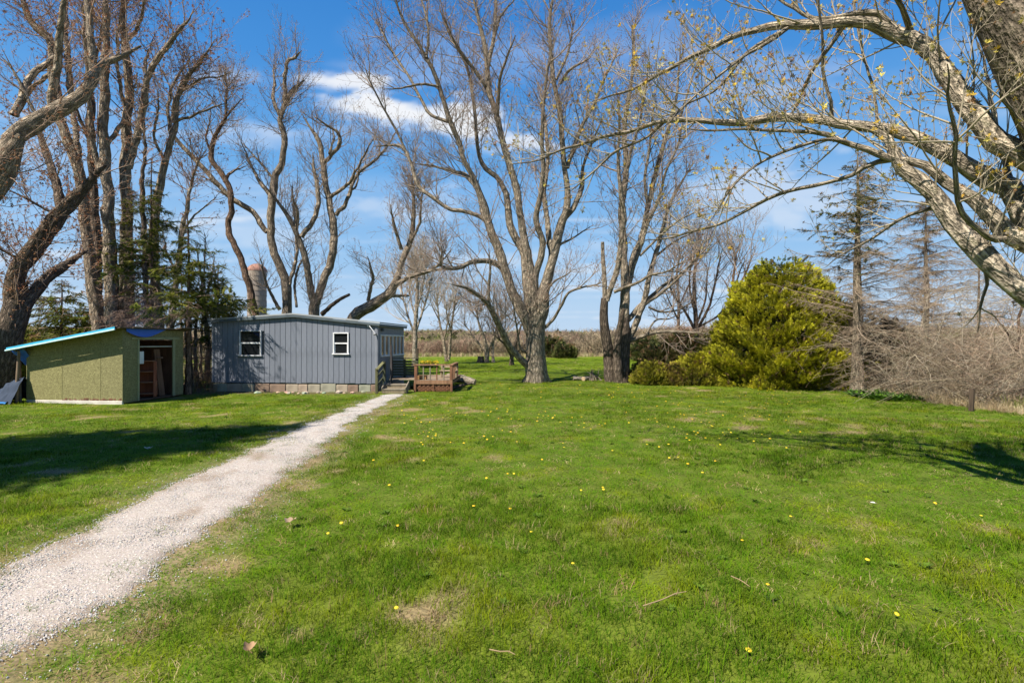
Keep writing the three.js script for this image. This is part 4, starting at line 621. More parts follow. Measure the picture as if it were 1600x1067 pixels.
// dry grass clumps: along the right border, at the end of the lawn, behind the shed
{
  seed(150);
  const mb = new MB(); for (let i = 0; i < 26; i++) { const a = rr(0, 6.28), o = V(rr(-.15, .15), 0, rr(-.15, .15)), lean = rr(.05, .6), h = rr(.4, 1), w = V(-Math.sin(a), 0, Math.cos(a)).multiplyScalar(.008), m = o.clone().add(V(Math.cos(a) * lean * .3, h * .6, Math.sin(a) * lean * .3)), e = o.clone().add(V(Math.cos(a) * lean, h, Math.sin(a) * lean)); mb.quad(o.clone().sub(w), o.clone().add(w), m.clone().add(w), m.clone().sub(w)); mb.quad(m.clone().sub(w), m.clone().add(w), e.clone().addScaledVector(w, .2), e.clone().addScaledVector(w, -.2)); }
  const g = mb.geo(), list = [], up = V(0, 1, 0), q = new THREE.Quaternion(), tan = [[.42, .33, .19], [.36, .26, .15], [.3, .24, .13], [.46, .38, .24]];
  const one = (x, z, s, c) => list.push({ m: new THREE.Matrix4().compose(V(x, ground(x, z) - .02, z), q.setFromAxisAngle(up, rr(0, 6.28)), V(s * rr(.8, 1.3), s, s * rr(.8, 1.3))), c: tint(c ?? tan[(rnd() * 4) | 0], rr(.75, 1.2)) });
  for (let i = 0; i < 5200; i++) { const d = rr(6, 26), b = .1 + 9 * rnd() ** 1.8, x = lawnEdge(d) + b; if (d > 19 && rnd() < .6) continue; const green = rnd() < .22 && b > .6; one(x, -d, rr(.2, .6) * (b < .6 ? .55 : b < 1.5 ? .8 : 1), green ? [.17, .2, .05] : undefined); }
  for (let i = 0; i < 9000; i++) { const x = rr(-70, 70), d = lawnEnd(x) + 24 * rnd() ** 1.5; one(x, -d, rr(.25, .6), rnd() < .3 ? [.2, .22, .07] : undefined); }
  for (let i = 0; i < 1500; i++) { const d = rr(16, 27), x = rr(-26, -9.3) ; one(x, -d, rr(.2, .5), rnd() < .35 ? [.12, .14, .04] : [.26, .18, .11]); }
  tag(copies('dry_grass', g, twigWhite, list, scene), 'tall dry straw-coloured grass along the borders of the lawn and field', 'dry grass');
}
// tangle of dead brush on the right: a few arching bushes, many times over
{
  seed(160);
  const arch = (mb, o, d, L, r, lv) => { const q = [o], w = [r], p = o.clone(), n = lv ? 4 : 7, k = rr(.7, 1.25); mb.col = [k, k * rr(.94, 1), k * rr(.88, 1)]; for (let s = 1; s <= n; s++) { d.x += rr(-.22, .22); d.z += rr(-.22, .22); d.y -= lv ? rr(-.05, .15) : rr(.05, .3); d.normalize(); p.addScaledVector(d, L / n); if (p.y < 0) break; q.push(p.clone()); w.push(Math.max(.0025, r * (1 - s / n * .8))); } if (q.length < 2) return; mb.tube(q, w, lv > 1 ? 3 : 4); if (lv < 2) for (let k = 0; k < (lv ? 5 : 9); k++) { const b = q[1 + ((rnd() * (q.length - 1)) | 0)]; arch(mb, b.clone(), V(rr(-1, 1), rr(-.6, .8), rr(-1, 1)).normalize(), L * rr(.2, .45), Math.max(.003, r * .5), lv + 1); } };
  const kinds = Array.from({ length: 7 }, () => { const mb = new MB(); for (let i = 0; i < 5; i++) arch(mb, V(rr(-.2, .2), 0, rr(-.2, .2)), V(rr(-.7, .7), 1.2, rr(-.7, .7)).normalize(), rr(1.1, 3.2), rr(.0045, .0095), 0); return mb.geo(); });
  const lists = kinds.map(() => []), cols = [[.3, .255, .19], [.22, .18, .13], [.42, .37, .28], [.16, .13, .09], [.28, .21, .15]], q = new THREE.Quaternion();
  for (let i = 0; i < 330; i++) { const d = rr(12.2, 26), x = Math.max(lawnEdge(d) + .5, rr(.62, 1.12) * d) + rr(0, .8), px = 800 + 800 * x / d; if (x > 30 || px > 1455 && px < 1520 && d < 19 && rnd() < .7) continue; const s = rr(.75, 1.4); lists[i % 7].push({ m: new THREE.Matrix4().compose(V(x, ground(x, -d), -d), q.setFromAxisAngle(V(0, 1, 0), rr(0, 6.28)), V(s, s * rr(.9, 1.25), s)), c: tint(cols[(rnd() * 5) | 0], rr(.8, 1.2)) }); }
  const o = thing('brush_thicket', 'tangled grey brown dead brush along the right border of the lawn', 'brush'); o.userData.kind = 'stuff';
  const bm = mat({ color: 0xffffff, vertexColors: true, roughness: 1 }); kinds.forEach((g, i) => copies('brush', g, bm, lists[i], o));
}
// a few distinct saplings and stumps in the brush
fieldTree('young reddish sapling with two thin stems at the far right edge', 13.4, 161, [[1588, 640, 6, 1590, 580, 5, 1592, 520, 4, 1600, 470, 3], [1591, 560, 3, 1575, 520, 2.5, 1560, 500, 2]], { S: { len: [.7, .35, .2], rad: [.01, .006, .004], tip: .003 }, bark: BARK.brown, twig: TWIG.red });
fieldTree('pale bark sapling leaning in the brush between the larches', 16.5, 162, [[1437, 622, 10, 1436, 590, 9, 1444, 560, 7, 1441, 520, 6, 1446, 480, 4], [1442, 575, 4, 1460, 545, 3, 1470, 515, 2]], { S: { len: [.8, .4, .2], rad: [.012, .007, .004], tip: .003 }, bark: BARK.pale });
{
  const o = thing('fence_post', 'weathered dark wooden fence post at the lawn border on the right', 'post', P(1519, 638, 11.6).setY(ground(P(1519, 638, 11.6).x, -11.6)), .4);
  new MB().box(0, .24, 0, .085, .56, .085, { bevel: .012, rot: [.02, 0, -.03] }).build('post', wood(.1, .075, .055), o);
  const tw = new MB(); tw.tube([V(.03, .42, .05), V(.05, .4, 0), V(.02, .39, -.05), V(-.05, .4, -.03)], [.003, .003, .003, .003], 4); tw.build('wire', mat({ color: rgb(.2, .19, .18), metalness: .6, roughness: .6 }), o);
}
// low broad-leaved weeds at the border
{
  seed(170);
  const mb = new MB(); for (let i = 0; i < 9; i++) { const a = i / 9 * 6.28 + rr(-.3, .3), el = rr(.3, 1), d = V(Math.cos(a) * Math.cos(el), Math.sin(el), Math.sin(a) * Math.cos(el)), s = V(-Math.sin(a), 0, Math.cos(a)).multiplyScalar(.16); const m = d.clone().multiplyScalar(.55), e = d.clone().multiplyScalar(rr(.8, 1.1)); e.y -= .15; mb.quad(V(0, 0, 0), m.clone().add(s), e, m.clone().sub(s)); }
  const list = [], g = mb.geo();
  for (let i = 0; i < 420; i++) { const px = 1330 + 120 * rnd(), d = rr(13.6, 15.6), x = (px - 800) / 800 * d; if (Math.abs(beyond(x, -d)) > .9) continue; list.push({ m: place(V(x, ground(x, -d), -d), V(rr(-.2, .2), 1, rr(-.2, .2)), rr(.12, .28)), c: tint(rnd() < .6 ? [.1, .2, .02] : [.06, .12, .03], rr(.8, 1.2)) }); }
  for (let i = 0; i < 170; i++) { const d = rr(2.6, 13), x = rr(-.9, .9) * d; if (pathIn(x, -d) > -.15 || bare(x, -d) > .4) continue; list.push({ m: place(V(x, ground(x, -d), -d), V(rr(-.2, .2), 1, rr(-.2, .2)), rr(.035, .075)), c: tint([.1, .17, .02], rr(.8, 1.3)) }); }
  tag(copies('broadleaf_weeds', g, leafMat, list, scene), 'bright green broad-leaved weeds at the lawn border below the larch', 'weeds');
}
// ------------------------------------------------------------ buildings
const glassDark = mat({ color: rgb(.012, .014, .016), roughness: .06, clearcoat: 1, clearcoatRoughness: .03 });
const whiteTrim = paint(.72, .73, .74), greyTrim = paint(.42, .44, .47), darkTrim = paint(.05, .065, .075);
// grey board-sided trailer home
{
  const D0 = 16.3, TH = -5 * Math.PI / 180, W = 5.58, L = 2.85;
  const C = V((589 - CX) / F * D0, 0, -D0); C.y = ground(C.x, C.z);
  const o = thing('trailer_home', 'grey board-sided trailer home with low pitched roof and two small front windows', 'trailer home', C, TH);
  const xOf = (px) => { const k = (px - CX) / F, c = Math.cos(TH), s = -Math.sin(TH); return (k * D0 - C.x) / (c + k * s * -1 * -1 * -1) ; };
  // a point x (negative, metres left of the corner) along the front is seen at px: solve by bisection
  const at = px => { let a = -7, b = .5; for (let i = 0; i < 40; i++) { const m = (a + b) / 2, X = C.x + m * Math.cos(TH), Dd = D0 + m * Math.sin(TH); (CX + F * X / Dd < px ? a = m : b = m); } return (a + b) / 2; };
  const yAt = (x, py) => EYE - (py - CY) / F * (D0 + x * Math.sin(TH)) - C.y;
  const base = yAt(0, 599.5), eaveR = yAt(0, 503) - .02, xr = at(460), ridge = yAt(xr, 491.5), xl = at(331), eaveL = yAt(xl, 500);
  const roofY = x => x > xr ? lerp(ridge, eaveR, (x - xr) / -xr) : lerp(eaveL, ridge, (x - xl) / (xr - xl));
  const core = paint(.06, .068, .082), side = [0, 1, 2, 3].map(i => paint(.15 + i * .007, .168 + i * .007, .206 + i * .008, .55));
  // body behind the boards
  const body = new MB(), n = 12;
  for (let i = 0; i < n; i++) { const a = lerp(xl + .02, -.02, i / n), b = lerp(xl + .02, -.02, (i + 1) / n); body.box((a + b) / 2, (base + roofY(a) - .1) / 2, -L / 2, b - a, roofY(a) - .1 - base, L - .06, { bevel: .001, tl: 0, tr: roofY(b) - roofY(a) }); }
  body.build('wall', core, o);
  const win = [{ x0: at(373.5), x1: at(408.5), y0: yAt(at(390), 556), y1: yAt(at(390), 516), m: greyTrim }, { x0: at(520.5), x1: at(545), y0: yAt(at(532), 553.5), y1: yAt(at(532), 519.5), m: whiteTrim }];
  seed(200);
  const N = 31, bw = -xl / N;
  for (let i = 0; i < N; i++) {
    const a = xl + i * bw + .005, b = xl + (i + 1) * bw - .005, m = side[(rnd() * 4) | 0], mb = new MB(), top = x => roofY(x) - .05;
    const hit = win.find(w => b > w.x0 + .02 && a < w.x1 - .02), seg = (y0, ya, yb) => mb.box((a + b) / 2, (y0 + ya) / 2, -.012, b - a, ya - y0, .024, { bevel: .004, tr: yb - ya });
    if (hit) { seg(base, hit.y0 + .03, hit.y0 + .03); mb.build('siding_board', m, o); const up = new MB(), y0 = hit.y1 - .03; up.box((a + b) / 2, (y0 + top(a)) / 2, -.012, b - a, top(a) - y0, .024, { bevel: .004, tr: top(b) - top(a) }).build('siding_board', m, o); continue; } else seg(base + rr(-.012, .012), top(a), top(b));
    mb.build('siding_board', m, o);
  }
  for (let i = 0; i < 15; i++) { const mb = new MB(), w = L / 15; mb.box(.012 - .02, (base + eaveR) / 2 - .02, -w * (i + .5) - .01, .024, eaveR - base - .06, w - .009, { bevel: .004 }); if (i * w > .25 && (i + 1) * w < L - .1) { const m = side[(rnd() * 4) | 0]; new MB().box(-.008, (base + 1.12) / 2, -w * (i + .5) - .01, .024, 1.12 - base, w - .009).build('siding_board', m, o); new MB().box(-.008, (1.8 + eaveR - .06) / 2, -w * (i + .5) - .01, .024, eaveR - .06 - 1.8, w - .009).build('siding_board', m, o); continue; } mb.build('siding_board', side[(rnd() * 4) | 0], o); }
  for (const w of win) {
    const f = new MB(), cx = (w.x0 + w.x1) / 2, cy = (w.y0 + w.y1) / 2, ww = w.x1 - w.x0, hh = w.y1 - w.y0, t = .038;
    f.box(cx, w.y1 - t / 2, .012, ww, t, .06); f.box(cx, w.y0 + t / 2 - .01, .02, ww + .05, t, .085);
    f.box(w.x0 + t / 2, cy, .011, t, hh - 2 * t + .02, .058); f.box(w.x1 - t / 2, cy, .011, t, hh - 2 * t + .02, .058);
    const fr = f.build('window', w.m, o);
    const s = new MB(); s.box(cx, cy, .002, ww - 2 * t, .045, .04);
    for (const sx of [-1, 1]) s.box(cx + sx * (ww / 2 - t - .012), cy - hh / 4 + .01, 0, .024, hh / 2 - t - .035, .03); s.build('sash', whiteTrim, fr);
    for (const sy of [-1, 1]) new MB().box(cx, cy + sy * (hh / 4 - .012), -.014, ww - 2 * t, hh / 2 - t - .022, .008, { bevel: .001 }).build('pane', glassDark, fr);
  }
  // row of narrow windows on the right side
  {
    const f = new MB(), z0 = -.3, z1 = -L + .12, k = 6, st = (z1 - z0) / k; f.box(.012, 1.8, (z0 + z1) / 2, .05, .05, z0 - z1 + .05); f.box(.02, 1.12, (z0 + z1) / 2, .07, .055, z0 - z1 + .06);
    for (let i = 0; i <= k; i++) f.box(.011, 1.46, z0 + st * i, .046, .625, .06); const fr = f.build('window_row', paint(.62, .64, .62), o);
    for (let i = 0; i < k; i++) new MB().box(-.004, 1.46, z0 + st * (i + .5), .008, .63, -st - .06, { bevel: .001 }).build('pane', mat({ color: rgb(.1, .085, .06), roughness: .08, clearcoat: 1 }), fr);
  }
  for (const [x, z] of [[.006, .006]]) { const t = new MB(); t.box(-.025, (base + eaveR) / 2 - .02, .018, .07, eaveR - base - .07, .022); t.box(.022, (base + eaveR) / 2 - .02, -.022, .022, eaveR - base - .07, .085); t.build('corner_trim', paint(.2, .215, .25), o); }
  new MB().box(xl + .03, (base + eaveL) / 2 - .03, .02, .06, eaveL - base - .1, .02).build('corner_trim', paint(.2, .215, .25), o);
  // roof: two shallow slopes with fascia
  const roof = new MB(), zf = .1, zb = -L - .08, th = .045, e0 = xl - .1, e1 = .12, y = x => roofY(clamp(x, xl, 0)) + (x > 0 ? -.03 : x < xl ? -.012 : 0);
  const slope = (a, b, dy, mb = roof) => { mb.quad(V(a, y(a) + dy, zf), V(b, y(b) + dy, zf), V(b, y(b) + dy, zb), V(a, y(a) + dy, zb), b - a, zf - zb); };
  slope(e0, xr, th); slope(xr, e1, th); slope(e0, xr, .004); slope(xr, e1, .004);
  for (const z of [zf, zb]) { roof.quad(V(e0, y(e0), z), V(xr, y(xr), z), V(xr, y(xr) + th, z), V(e0, y(e0) + th, z)); roof.quad(V(xr, y(xr), z), V(e1, y(e1), z), V(e1, y(e1) + th, z), V(xr, y(xr) + th, z)); }
  for (const x of [e0, e1]) roof.quad(V(x, y(x), zf), V(x, y(x), zb), V(x, y(x) + th, zb), V(x, y(x) + th, zf));
  const rf = roof.build('roof', paint(.34, .36, .37, .5), o);
  const fas = new MB(), strip = (a, b, z) => { const m = (a + b) / 2; fas.box(m, y(a) - .045, z, b - a, .075, .022, { sr: y(b) - y(a), bevel: .002 }); };
  strip(e0 + .01, xr, zf - .016); strip(xr, e1 - .01, zf - .016); fas.box(e1 - .016, y(e1) - .05, (zf + zb) / 2, .02, .08, zf - zb - .06); fas.build('fascia', paint(.07, .095, .11), rf);
  // floodlight and its bracket by the corner
  const l = new MB(); l.tube([V(-.26, eaveR - .1, .02), V(-.2, eaveR - .13, .1), V(-.06, eaveR - .3, .12)], [.016, .016, .016], 8, { cap: 2 }); l.box(-.27, eaveR - .09, .03, .1, .09, .05, { bevel: .01 });
  const fl = l.build('floodlight', paint(.5, .52, .54), o); new MB().tube([V(-.06, eaveR - .29, .12), V(-.03, eaveR - .34, .13), V(-.01, eaveR - .38, .14)], [.03, .05, .055], 12, { cap: 2 }).build('lamp_head', paint(.3, .31, .33), fl);
  new MB().box(.06, 1.98, -.35, .09, .1, .12, { bevel: .02 }).build('porch_lamp', darkTrim, o);
  // foundation of rough concrete blocks
  seed(204); let x = xl + .02;
  while (x < -.1) { const w = Math.min(rr(.3, .6), -.02 - x), m = mat({ color: rnd() < .3 ? rgb(.27, .2, .155) : rgb(rr(.3, .44), .34, .27), map: concreteMap, bumpMap: concreteMap, bumpScale: .02, roughness: 1 }), g = -(ground(C.x + x, C.z) - C.y) * 0 - .12, t = base - rr(.012, .05); new MB().box(x + w / 2, (g + t) / 2, -.06 + rr(-.02, .015), w - .012, t - g, .14, { bevel: .014 }).build('foundation_block', m, o); x += w; }
  new MB().box(-.03, (base - .14) / 2, -L / 2 - .1, .08, base + .1, L - .2, { bevel: .01 }).build('foundation_wall', mat({ color: rgb(.4, .36, .31), map: concreteMap, roughness: 1 }), o);
  // rubble at its foot
  seed(205);
  for (let i = 0; i < 17; i++) { const t = rnd(), lx = -.1 - 3.6 * t, r = rr(.04, .11), g = new THREE.IcosahedronGeometry(r, 1), p = g.attributes.position; for (let k = 0; k < p.count; k++) { const q = V(p.getX(k), p.getY(k), p.getZ(k)), s = 1 + .5 * n2(q.x * 14 + i, q.y * 14, q.z * 14); p.setXYZ(k, q.x * s, q.y * s * .55, q.z * s); } g.computeVertexNormals();
    const w = o.localToWorld(V(lx, 0, .16 + rr(0, .4))); const s = put('rubble_stone', g, mat({ color: rgb(rr(.35, .55), rr(.33, .48), rr(.27, .4)), map: concreteMap, roughness: 1 }), scene); s.position.set(w.x, ground(w.x, w.z) + r * .2, w.z); s.rotation.y = rr(0, 6); tag(s, 'pale rubble stone lying along the foot of the trailer foundation', 'stone', 'stones along the trailer foundation'); }
}
// olive chipboard shed under a blue tarp
{
  const D0 = 13.35, C = V((191 - CX) / F * D0, 0, -D0), TH = 5 * Math.PI / 180 * -1, Lw = 2.76, M = 2.17; C.y = ground(C.x, C.z);
  const o = thing('shed', 'small olive green chipboard shed with sloping tarp-covered roof and open doorway', 'shed', C, TH);
  // local: -x runs left along the lit wall (which recedes slightly), -z runs back along the door wall
  const olive = [0, 1, 2].map(i => mat({ color: rgb(.355 + i * .014, .34 + i * .012, .19), map: osbMap, bumpMap: osbMap, bumpScale: .002, roughness: .85 })), oliveSm = paint(.3, .3, .17, .8);
  const hR = 1.96, hL = 1.47, top = x => lerp(hR, hL, -x / Lw), seam = [0, -.62, -1.72, -Lw];
  // front wall panels, each a board
  for (let i = 0; i < 3; i++) { const b = seam[i] - .004, a = seam[i + 1] + .004, m = new MB(); m.box((a + b) / 2, (.09 + top(a)) / 2, -.01, b - a, top(a) - .09, .02, { tr: top(b) - top(a), bevel: .002 }); m.build('wall_panel', olive[i], o); }
  const rot = new MB(); seed(210); for (let i = 0; i < 46; i++) { const x = rr(-1.7, -.05), h = rr(.02, .07); rot.box(x, .09 + h / 2, .002, rr(.02, .08), h, .005, { bevel: .001 }); } rot.build('rotted_edge', mat({ color: rgb(.2, .1, .065), roughness: 1 }), o, 'stuff');
  new MB().box(-Lw / 2, .03, -.02, Lw - .02, .13, .06, { bevel: .008 }).build('sill_board', paint(.6, .56, .5), o);
  // door wall: left part, right part, header
  const door = [.52, 1.74], dh = 1.7, dw = olive[0];
  for (const [z0, z1, y0, y1, nm] of [[.022, door[0], .03, hR, 'wall_panel'], [door[1], M, .05, hR, 'wall_panel'], [door[0] + .003, door[1] - .003, dh + .003, hR, 'header_panel']]) new MB().box(-.01, (y0 + y1) / 2, -(z0 + z1) / 2, .02, y1 - y0, z1 - z0, { bevel: .002 }).build(nm, dw, o);
  const fr = new MB(); fr.box(.012, dh + .03, -(door[0] + door[1]) / 2, .025, .06, door[1] - door[0] + .5); fr.box(.012, dh / 2 + .02, -door[0] + .03, .025, dh - .04, .06); fr.box(.012, dh / 2 + .02, -door[1] - .04, .025, dh - .04, .08); fr.build('door_frame', oliveSm, o);
  new MB().box(-.03, 1.5, -(door[0] + door[1]) / 2, .04, .035, door[1] - door[0] - .01).build('transom_bar', paint(.4, .38, .3), o);
  // back and left walls, floor, things on inner walls
  const inn = wood(.3, .15, .095), bk = new MB(); bk.box(-Lw / 2, (hR + hL) / 4, -M + .01, Lw - .06, (hR + hL) / 2 - .08, .02); bk.box(-Lw + .01, hL / 2, -M / 2, .02, hL - .06, M - .06); bk.build('inner_wall', inn, o);
  new MB().box(-Lw / 2, .04, -M / 2, Lw - .08, .05, M - .08).build('shed_floor', wood(.12, .08, .055), o);
  const cab = thing('cabinet', 'reddish brown wooden cabinet standing inside the open shed doorway', 'cabinet', o.localToWorld(V(-.42, .07, -1.28)), TH + .5);
  { const r = wood(.42, .15, .085), m = new MB(); m.box(0, .5, 0, .5, 1, .03); m.box(-.24, .5, .18, .03, 1, .34); m.box(.24, .5, .18, .03, 1, .34); m.build('carcass', r, cab); for (const y of [.1, .42, .72, 1.02]) new MB().box(0, y, .17, .45, .025, .3).build('shelf', wood(.48, .22, .13), cab); new MB().box(.265, .25, .18, .015, .4, .3).build('door_panel', wood(.45, .18, .1), cab); }
  const bd = thing('leaning_board', 'brown board leaning upright just inside the shed doorway', 'board', o.localToWorld(V(-.16, .07, -1.42)), TH); new MB().box(0, .68, 0, .04, 1.35, .2, { rot: [.04, 0, .1] }).build('board', wood(.2, .11, .07), bd); new MB().box(.03, 1.1, 0, .02, .05, .2, { rot: [.04, 0, .1] }).build('cleat', wood(.2, .12, .08), bd);
  const sg = thing('white_panel', 'small white panel hanging at the left inside the shed doorway', 'panel', o.localToWorld(V(-.07, 1.2, -.66)), TH); new MB().box(0, 0, 0, .02, .34, .2, { bevel: .004 }).build('panel', paint(.7, .72, .72), sg); new MB().tube([V(0, .17, -.08), V(0, .3, 0), V(0, .17, .08)], [.004, .004, .004], 5).build('hanger', darkTrim, sg);
  // roof boards, and the tarp over them
  const tilt = x => lerp(hR, hL, -x / Lw), x0 = -Lw - .22, x1 = .14, z0 = .28, z1 = -M - .25;
  for (let i = 0; i < 7; i++) { const a = lerp(z0 - .03, z1, i / 7), b = lerp(z0 - .03, z1, (i + 1) / 7) + .006, ex = rr(0, .06) + (i > 4 ? .16 : 0); new MB().box((x0 + x1 + ex) / 2, tilt(x0) + .02, (a + b) / 2, x1 + ex - x0, .024, a - b, { sr: tilt(x1 + ex) - tilt(x0), bevel: .002 }).build('roof_board', wood(.17, .13, .1), o); }
  const sh = (nm, f, nu, nv, m) => { const mb = new MB(); for (let j = 0; j <= nv; j++) for (let i = 0; i <= nu; i++) { const p = f(i / nu, j / nv); mb.vert(p.x, p.y, p.z, 0, 1, 0, i / nu, j / nv); } for (let j = 0; j < nv; j++) for (let i = 0; i < nu; i++) { const a = j * (nu + 1) + i, b = a + nu + 1; mb.i.push(a, a + 1, b, a + 1, b + 1, b); } return put(nm, mb.geo(true), m, tp); };
  const tp = thing('tarp', 'blue tarp stretched over the shed roof with a flap at its left corner', 'tarp', o.position, TH);
  const blue = mat({ color: rgb(.02, .11, .5), roughness: .45 }), teal = mat({ color: rgb(.05, .33, .5), roughness: .4 });
  const wr = (x, z) => .012 * n2(x * 3, z * 3, 4) + .008 * n2(x * 9, z * 7, 2);
  sh('sheet', (u, v) => { const x = lerp(x0 - .01, x1 - .08, u), z = lerp(z0 + .02, z1 - .02, v); return V(x, tilt(x) + .052 + wr(x, z), z); }, 40, 30, blue);
  sh('hem', (u, v) => { const x = lerp(x0 - .012, x1 - .085, u); return V(x, tilt(x) + .054 - v * .1 + .006 * n2(x * 5, 3), z0 + .022 + .012 * v + .012 * n2(x * 7, v)); }, 50, 4, teal);
  const e = new MB(), ep = [], er = []; for (let i = 0; i <= 24; i++) { const x = lerp(x0, x1 - .06, i / 24); ep.push(V(x, tilt(x) - .028 + .005 * n2(x * 6, 1), z0 + .05)); er.push(.022); } e.tube(ep, er, 8, { cap: 2 }); e.build('edge_strip', mat({ color: rgb(.55, .75, .82), roughness: .35 }), tp);
  // hanging corner flap on the left, flap over the door wall
  sh('flap', (u, v) => { const x = x0 + lerp(0, .36, u * (1 - .55 * v)) + .13 * v; return V(x, tilt(x) - .04 - v * (.48 - .1 * u) + .02 * n2(u * 4, v * 4), z0 - .1 - .32 * v + .04 * n2(u * 5, v * 5, 2)); }, 12, 12, blue);
  sh('flap', (u, v) => { const z = lerp(-.02, -1.55, u), dr = .24 * Math.sin(Math.PI * clamp(u * .9 + .16, 0, 1)) ** 1.3 + .02; return V(x1 - .075 + .03 * v + .01 * n2(z * 6, v * 3), tilt(.06) + .05 - dr * v, z); }, 24, 6, blue);
  // poles holding the left end
  for (const [i, [px, lx, lz, h, dx]] of [[0, [42, -Lw - .1, .16, 1.5, .06]], [1, [45, -Lw - .2, -.02, 1.42, -.03]]]) { const w = o.localToWorld(V(lx, 0, lz)), p = thing('support_pole', i ? 'weathered pole close to the shed wall under the tarp flap' : 'weathered leaning pole at the outer left corner of the shed roof', 'pole', V(w.x, ground(w.x, w.z), w.z)), m = new MB(); m.tube([V(0, -.05, 0), V(dx * .5, h * .5, 0), V(dx, h, -.02)], [.04, .036, .03], 9, { cap: 1, lump: (u, v) => .12 * n2(u * 5, v * 4) }); m.build('pole', wood(.28, .21, .15), p); new MB().box(dx, h - .12, .03, .12, .03, .02).build('nail_plate', wood(.2, .15, .11), p); }
}
{ // crumpled dark tarp on the grass by the shed
  const c = P(14, 626, 13.6); c.y = ground(c.x, c.z); const tp = thing('crumpled_tarp', 'crumpled dark blue-grey tarp heap on the grass at the left end of the shed', 'tarp', c);
  const mk = (nm, f, n, m) => { const mb = new MB(); for (let j = 0; j <= n; j++) for (let i = 0; i <= n; i++) { const p = f(i / n, j / n); mb.vert(p.x, p.y, p.z, 0, 1, 0, i / n, j / n); } for (let j = 0; j < n; j++) for (let i = 0; i < n; i++) { const a = j * (n + 1) + i, b = a + n + 1; mb.i.push(a, a + 1, b, a + 1, b + 1, b); } put(nm, mb.geo(true), m, tp); };
  const H = (x, z) => Math.max(0, (.62 * smooth(x, -.7, .45) * smooth(.85 - Math.abs(x) , 0, .3)) * smooth(.55 - Math.abs(z), 0, .45) + .1 * Math.abs(n2(x * 5, z * 6, 3)) + .06 * n2(x * 13, z * 11, 8));
  mk('sheet', (u, v) => { const x = lerp(-.85, .5, u), z = lerp(-.5, .5, v); return V(x, H(x, z) + .01, z); }, 46, mat({ color: rgb(.04, .055, .085), roughness: .8 }));
  mk('blue_edge', (u, v) => { const x = lerp(-.3, .42, u), z = lerp(.36, .56, v); return V(x, .03 + .06 * Math.abs(n2(x * 7, z * 9, 5)) + .07 * (1 - v), z); }, 14, mat({ color: rgb(.03, .17, .42), roughness: .35 }));
}
// silo far behind the trailer
{
  const d = 118, c = P(401, 533, d); c.y = ground(c.x, c.z); const R = 2.06, top = EYE + (CY - 424) / F * d - c.y;
  const o = thing('silo', 'round concrete silo with rusty domed top standing far behind the trailer', 'silo', c);
  const sm = [mat({ color: rgb(.36, .31, .26), roughness: 1, map: concreteMap }), mat({ color: rgb(.4, .34, .28), roughness: 1, map: concreteMap }), mat({ color: rgb(.33, .29, .26), roughness: 1, map: concreteMap })];
  seed(220);
  const rings = 17, rh = top / rings, K = 16;
  const stv = new MB(); stv.tube([V(0, 0, 0), V(0, top, 0)], [R - .05, R - .05], 32); stv.build('wall', sm[2], o);
  const gs = new THREE.CylinderGeometry(R, R, rh - .05, 3, 1, true, 0, 2 * Math.PI / K - .018);
  for (let r = 0; r < rings; r++) for (let k = 0; k < K; k++) { const a = (k + (r % 2) / 2) / K * 2 * Math.PI; if (Math.cos(a + .2) < -.25) continue; const m = put('stave', gs, sm[(rnd() * 3) | 0], o); m.position.y = rh * (r + .5); m.rotation.y = a; }
  const hg = new THREE.TorusGeometry(R + .03, .035, 6, 40); for (let r = 1; r < rings; r++) { const m = put('hoop', hg, mat({ color: rgb(.2, .15, .12), metalness: .4, roughness: .7 }), o); m.rotation.x = Math.PI / 2; m.position.y = rh * r; }
  const dome = new THREE.SphereGeometry(R + .06, 32, 12, 0, 2 * Math.PI, 0, Math.PI / 2); dome.scale(1, .82, 1); const dm = put('dome', dome, mat({ color: rgb(.36, .2, .15), roughness: .8, metalness: .2, map: grime }), o); dm.position.y = top;
  const rb = new THREE.TorusGeometry(R + .07, .03, 4, 14, Math.PI / 2); for (let k = 0; k < 14; k++) { const m = put('rib', rb, mat({ color: rgb(.3, .19, .15), roughness: .8 }), dm); m.rotation.y = k / 14 * 6.283; m.scale.y = .82; }
}
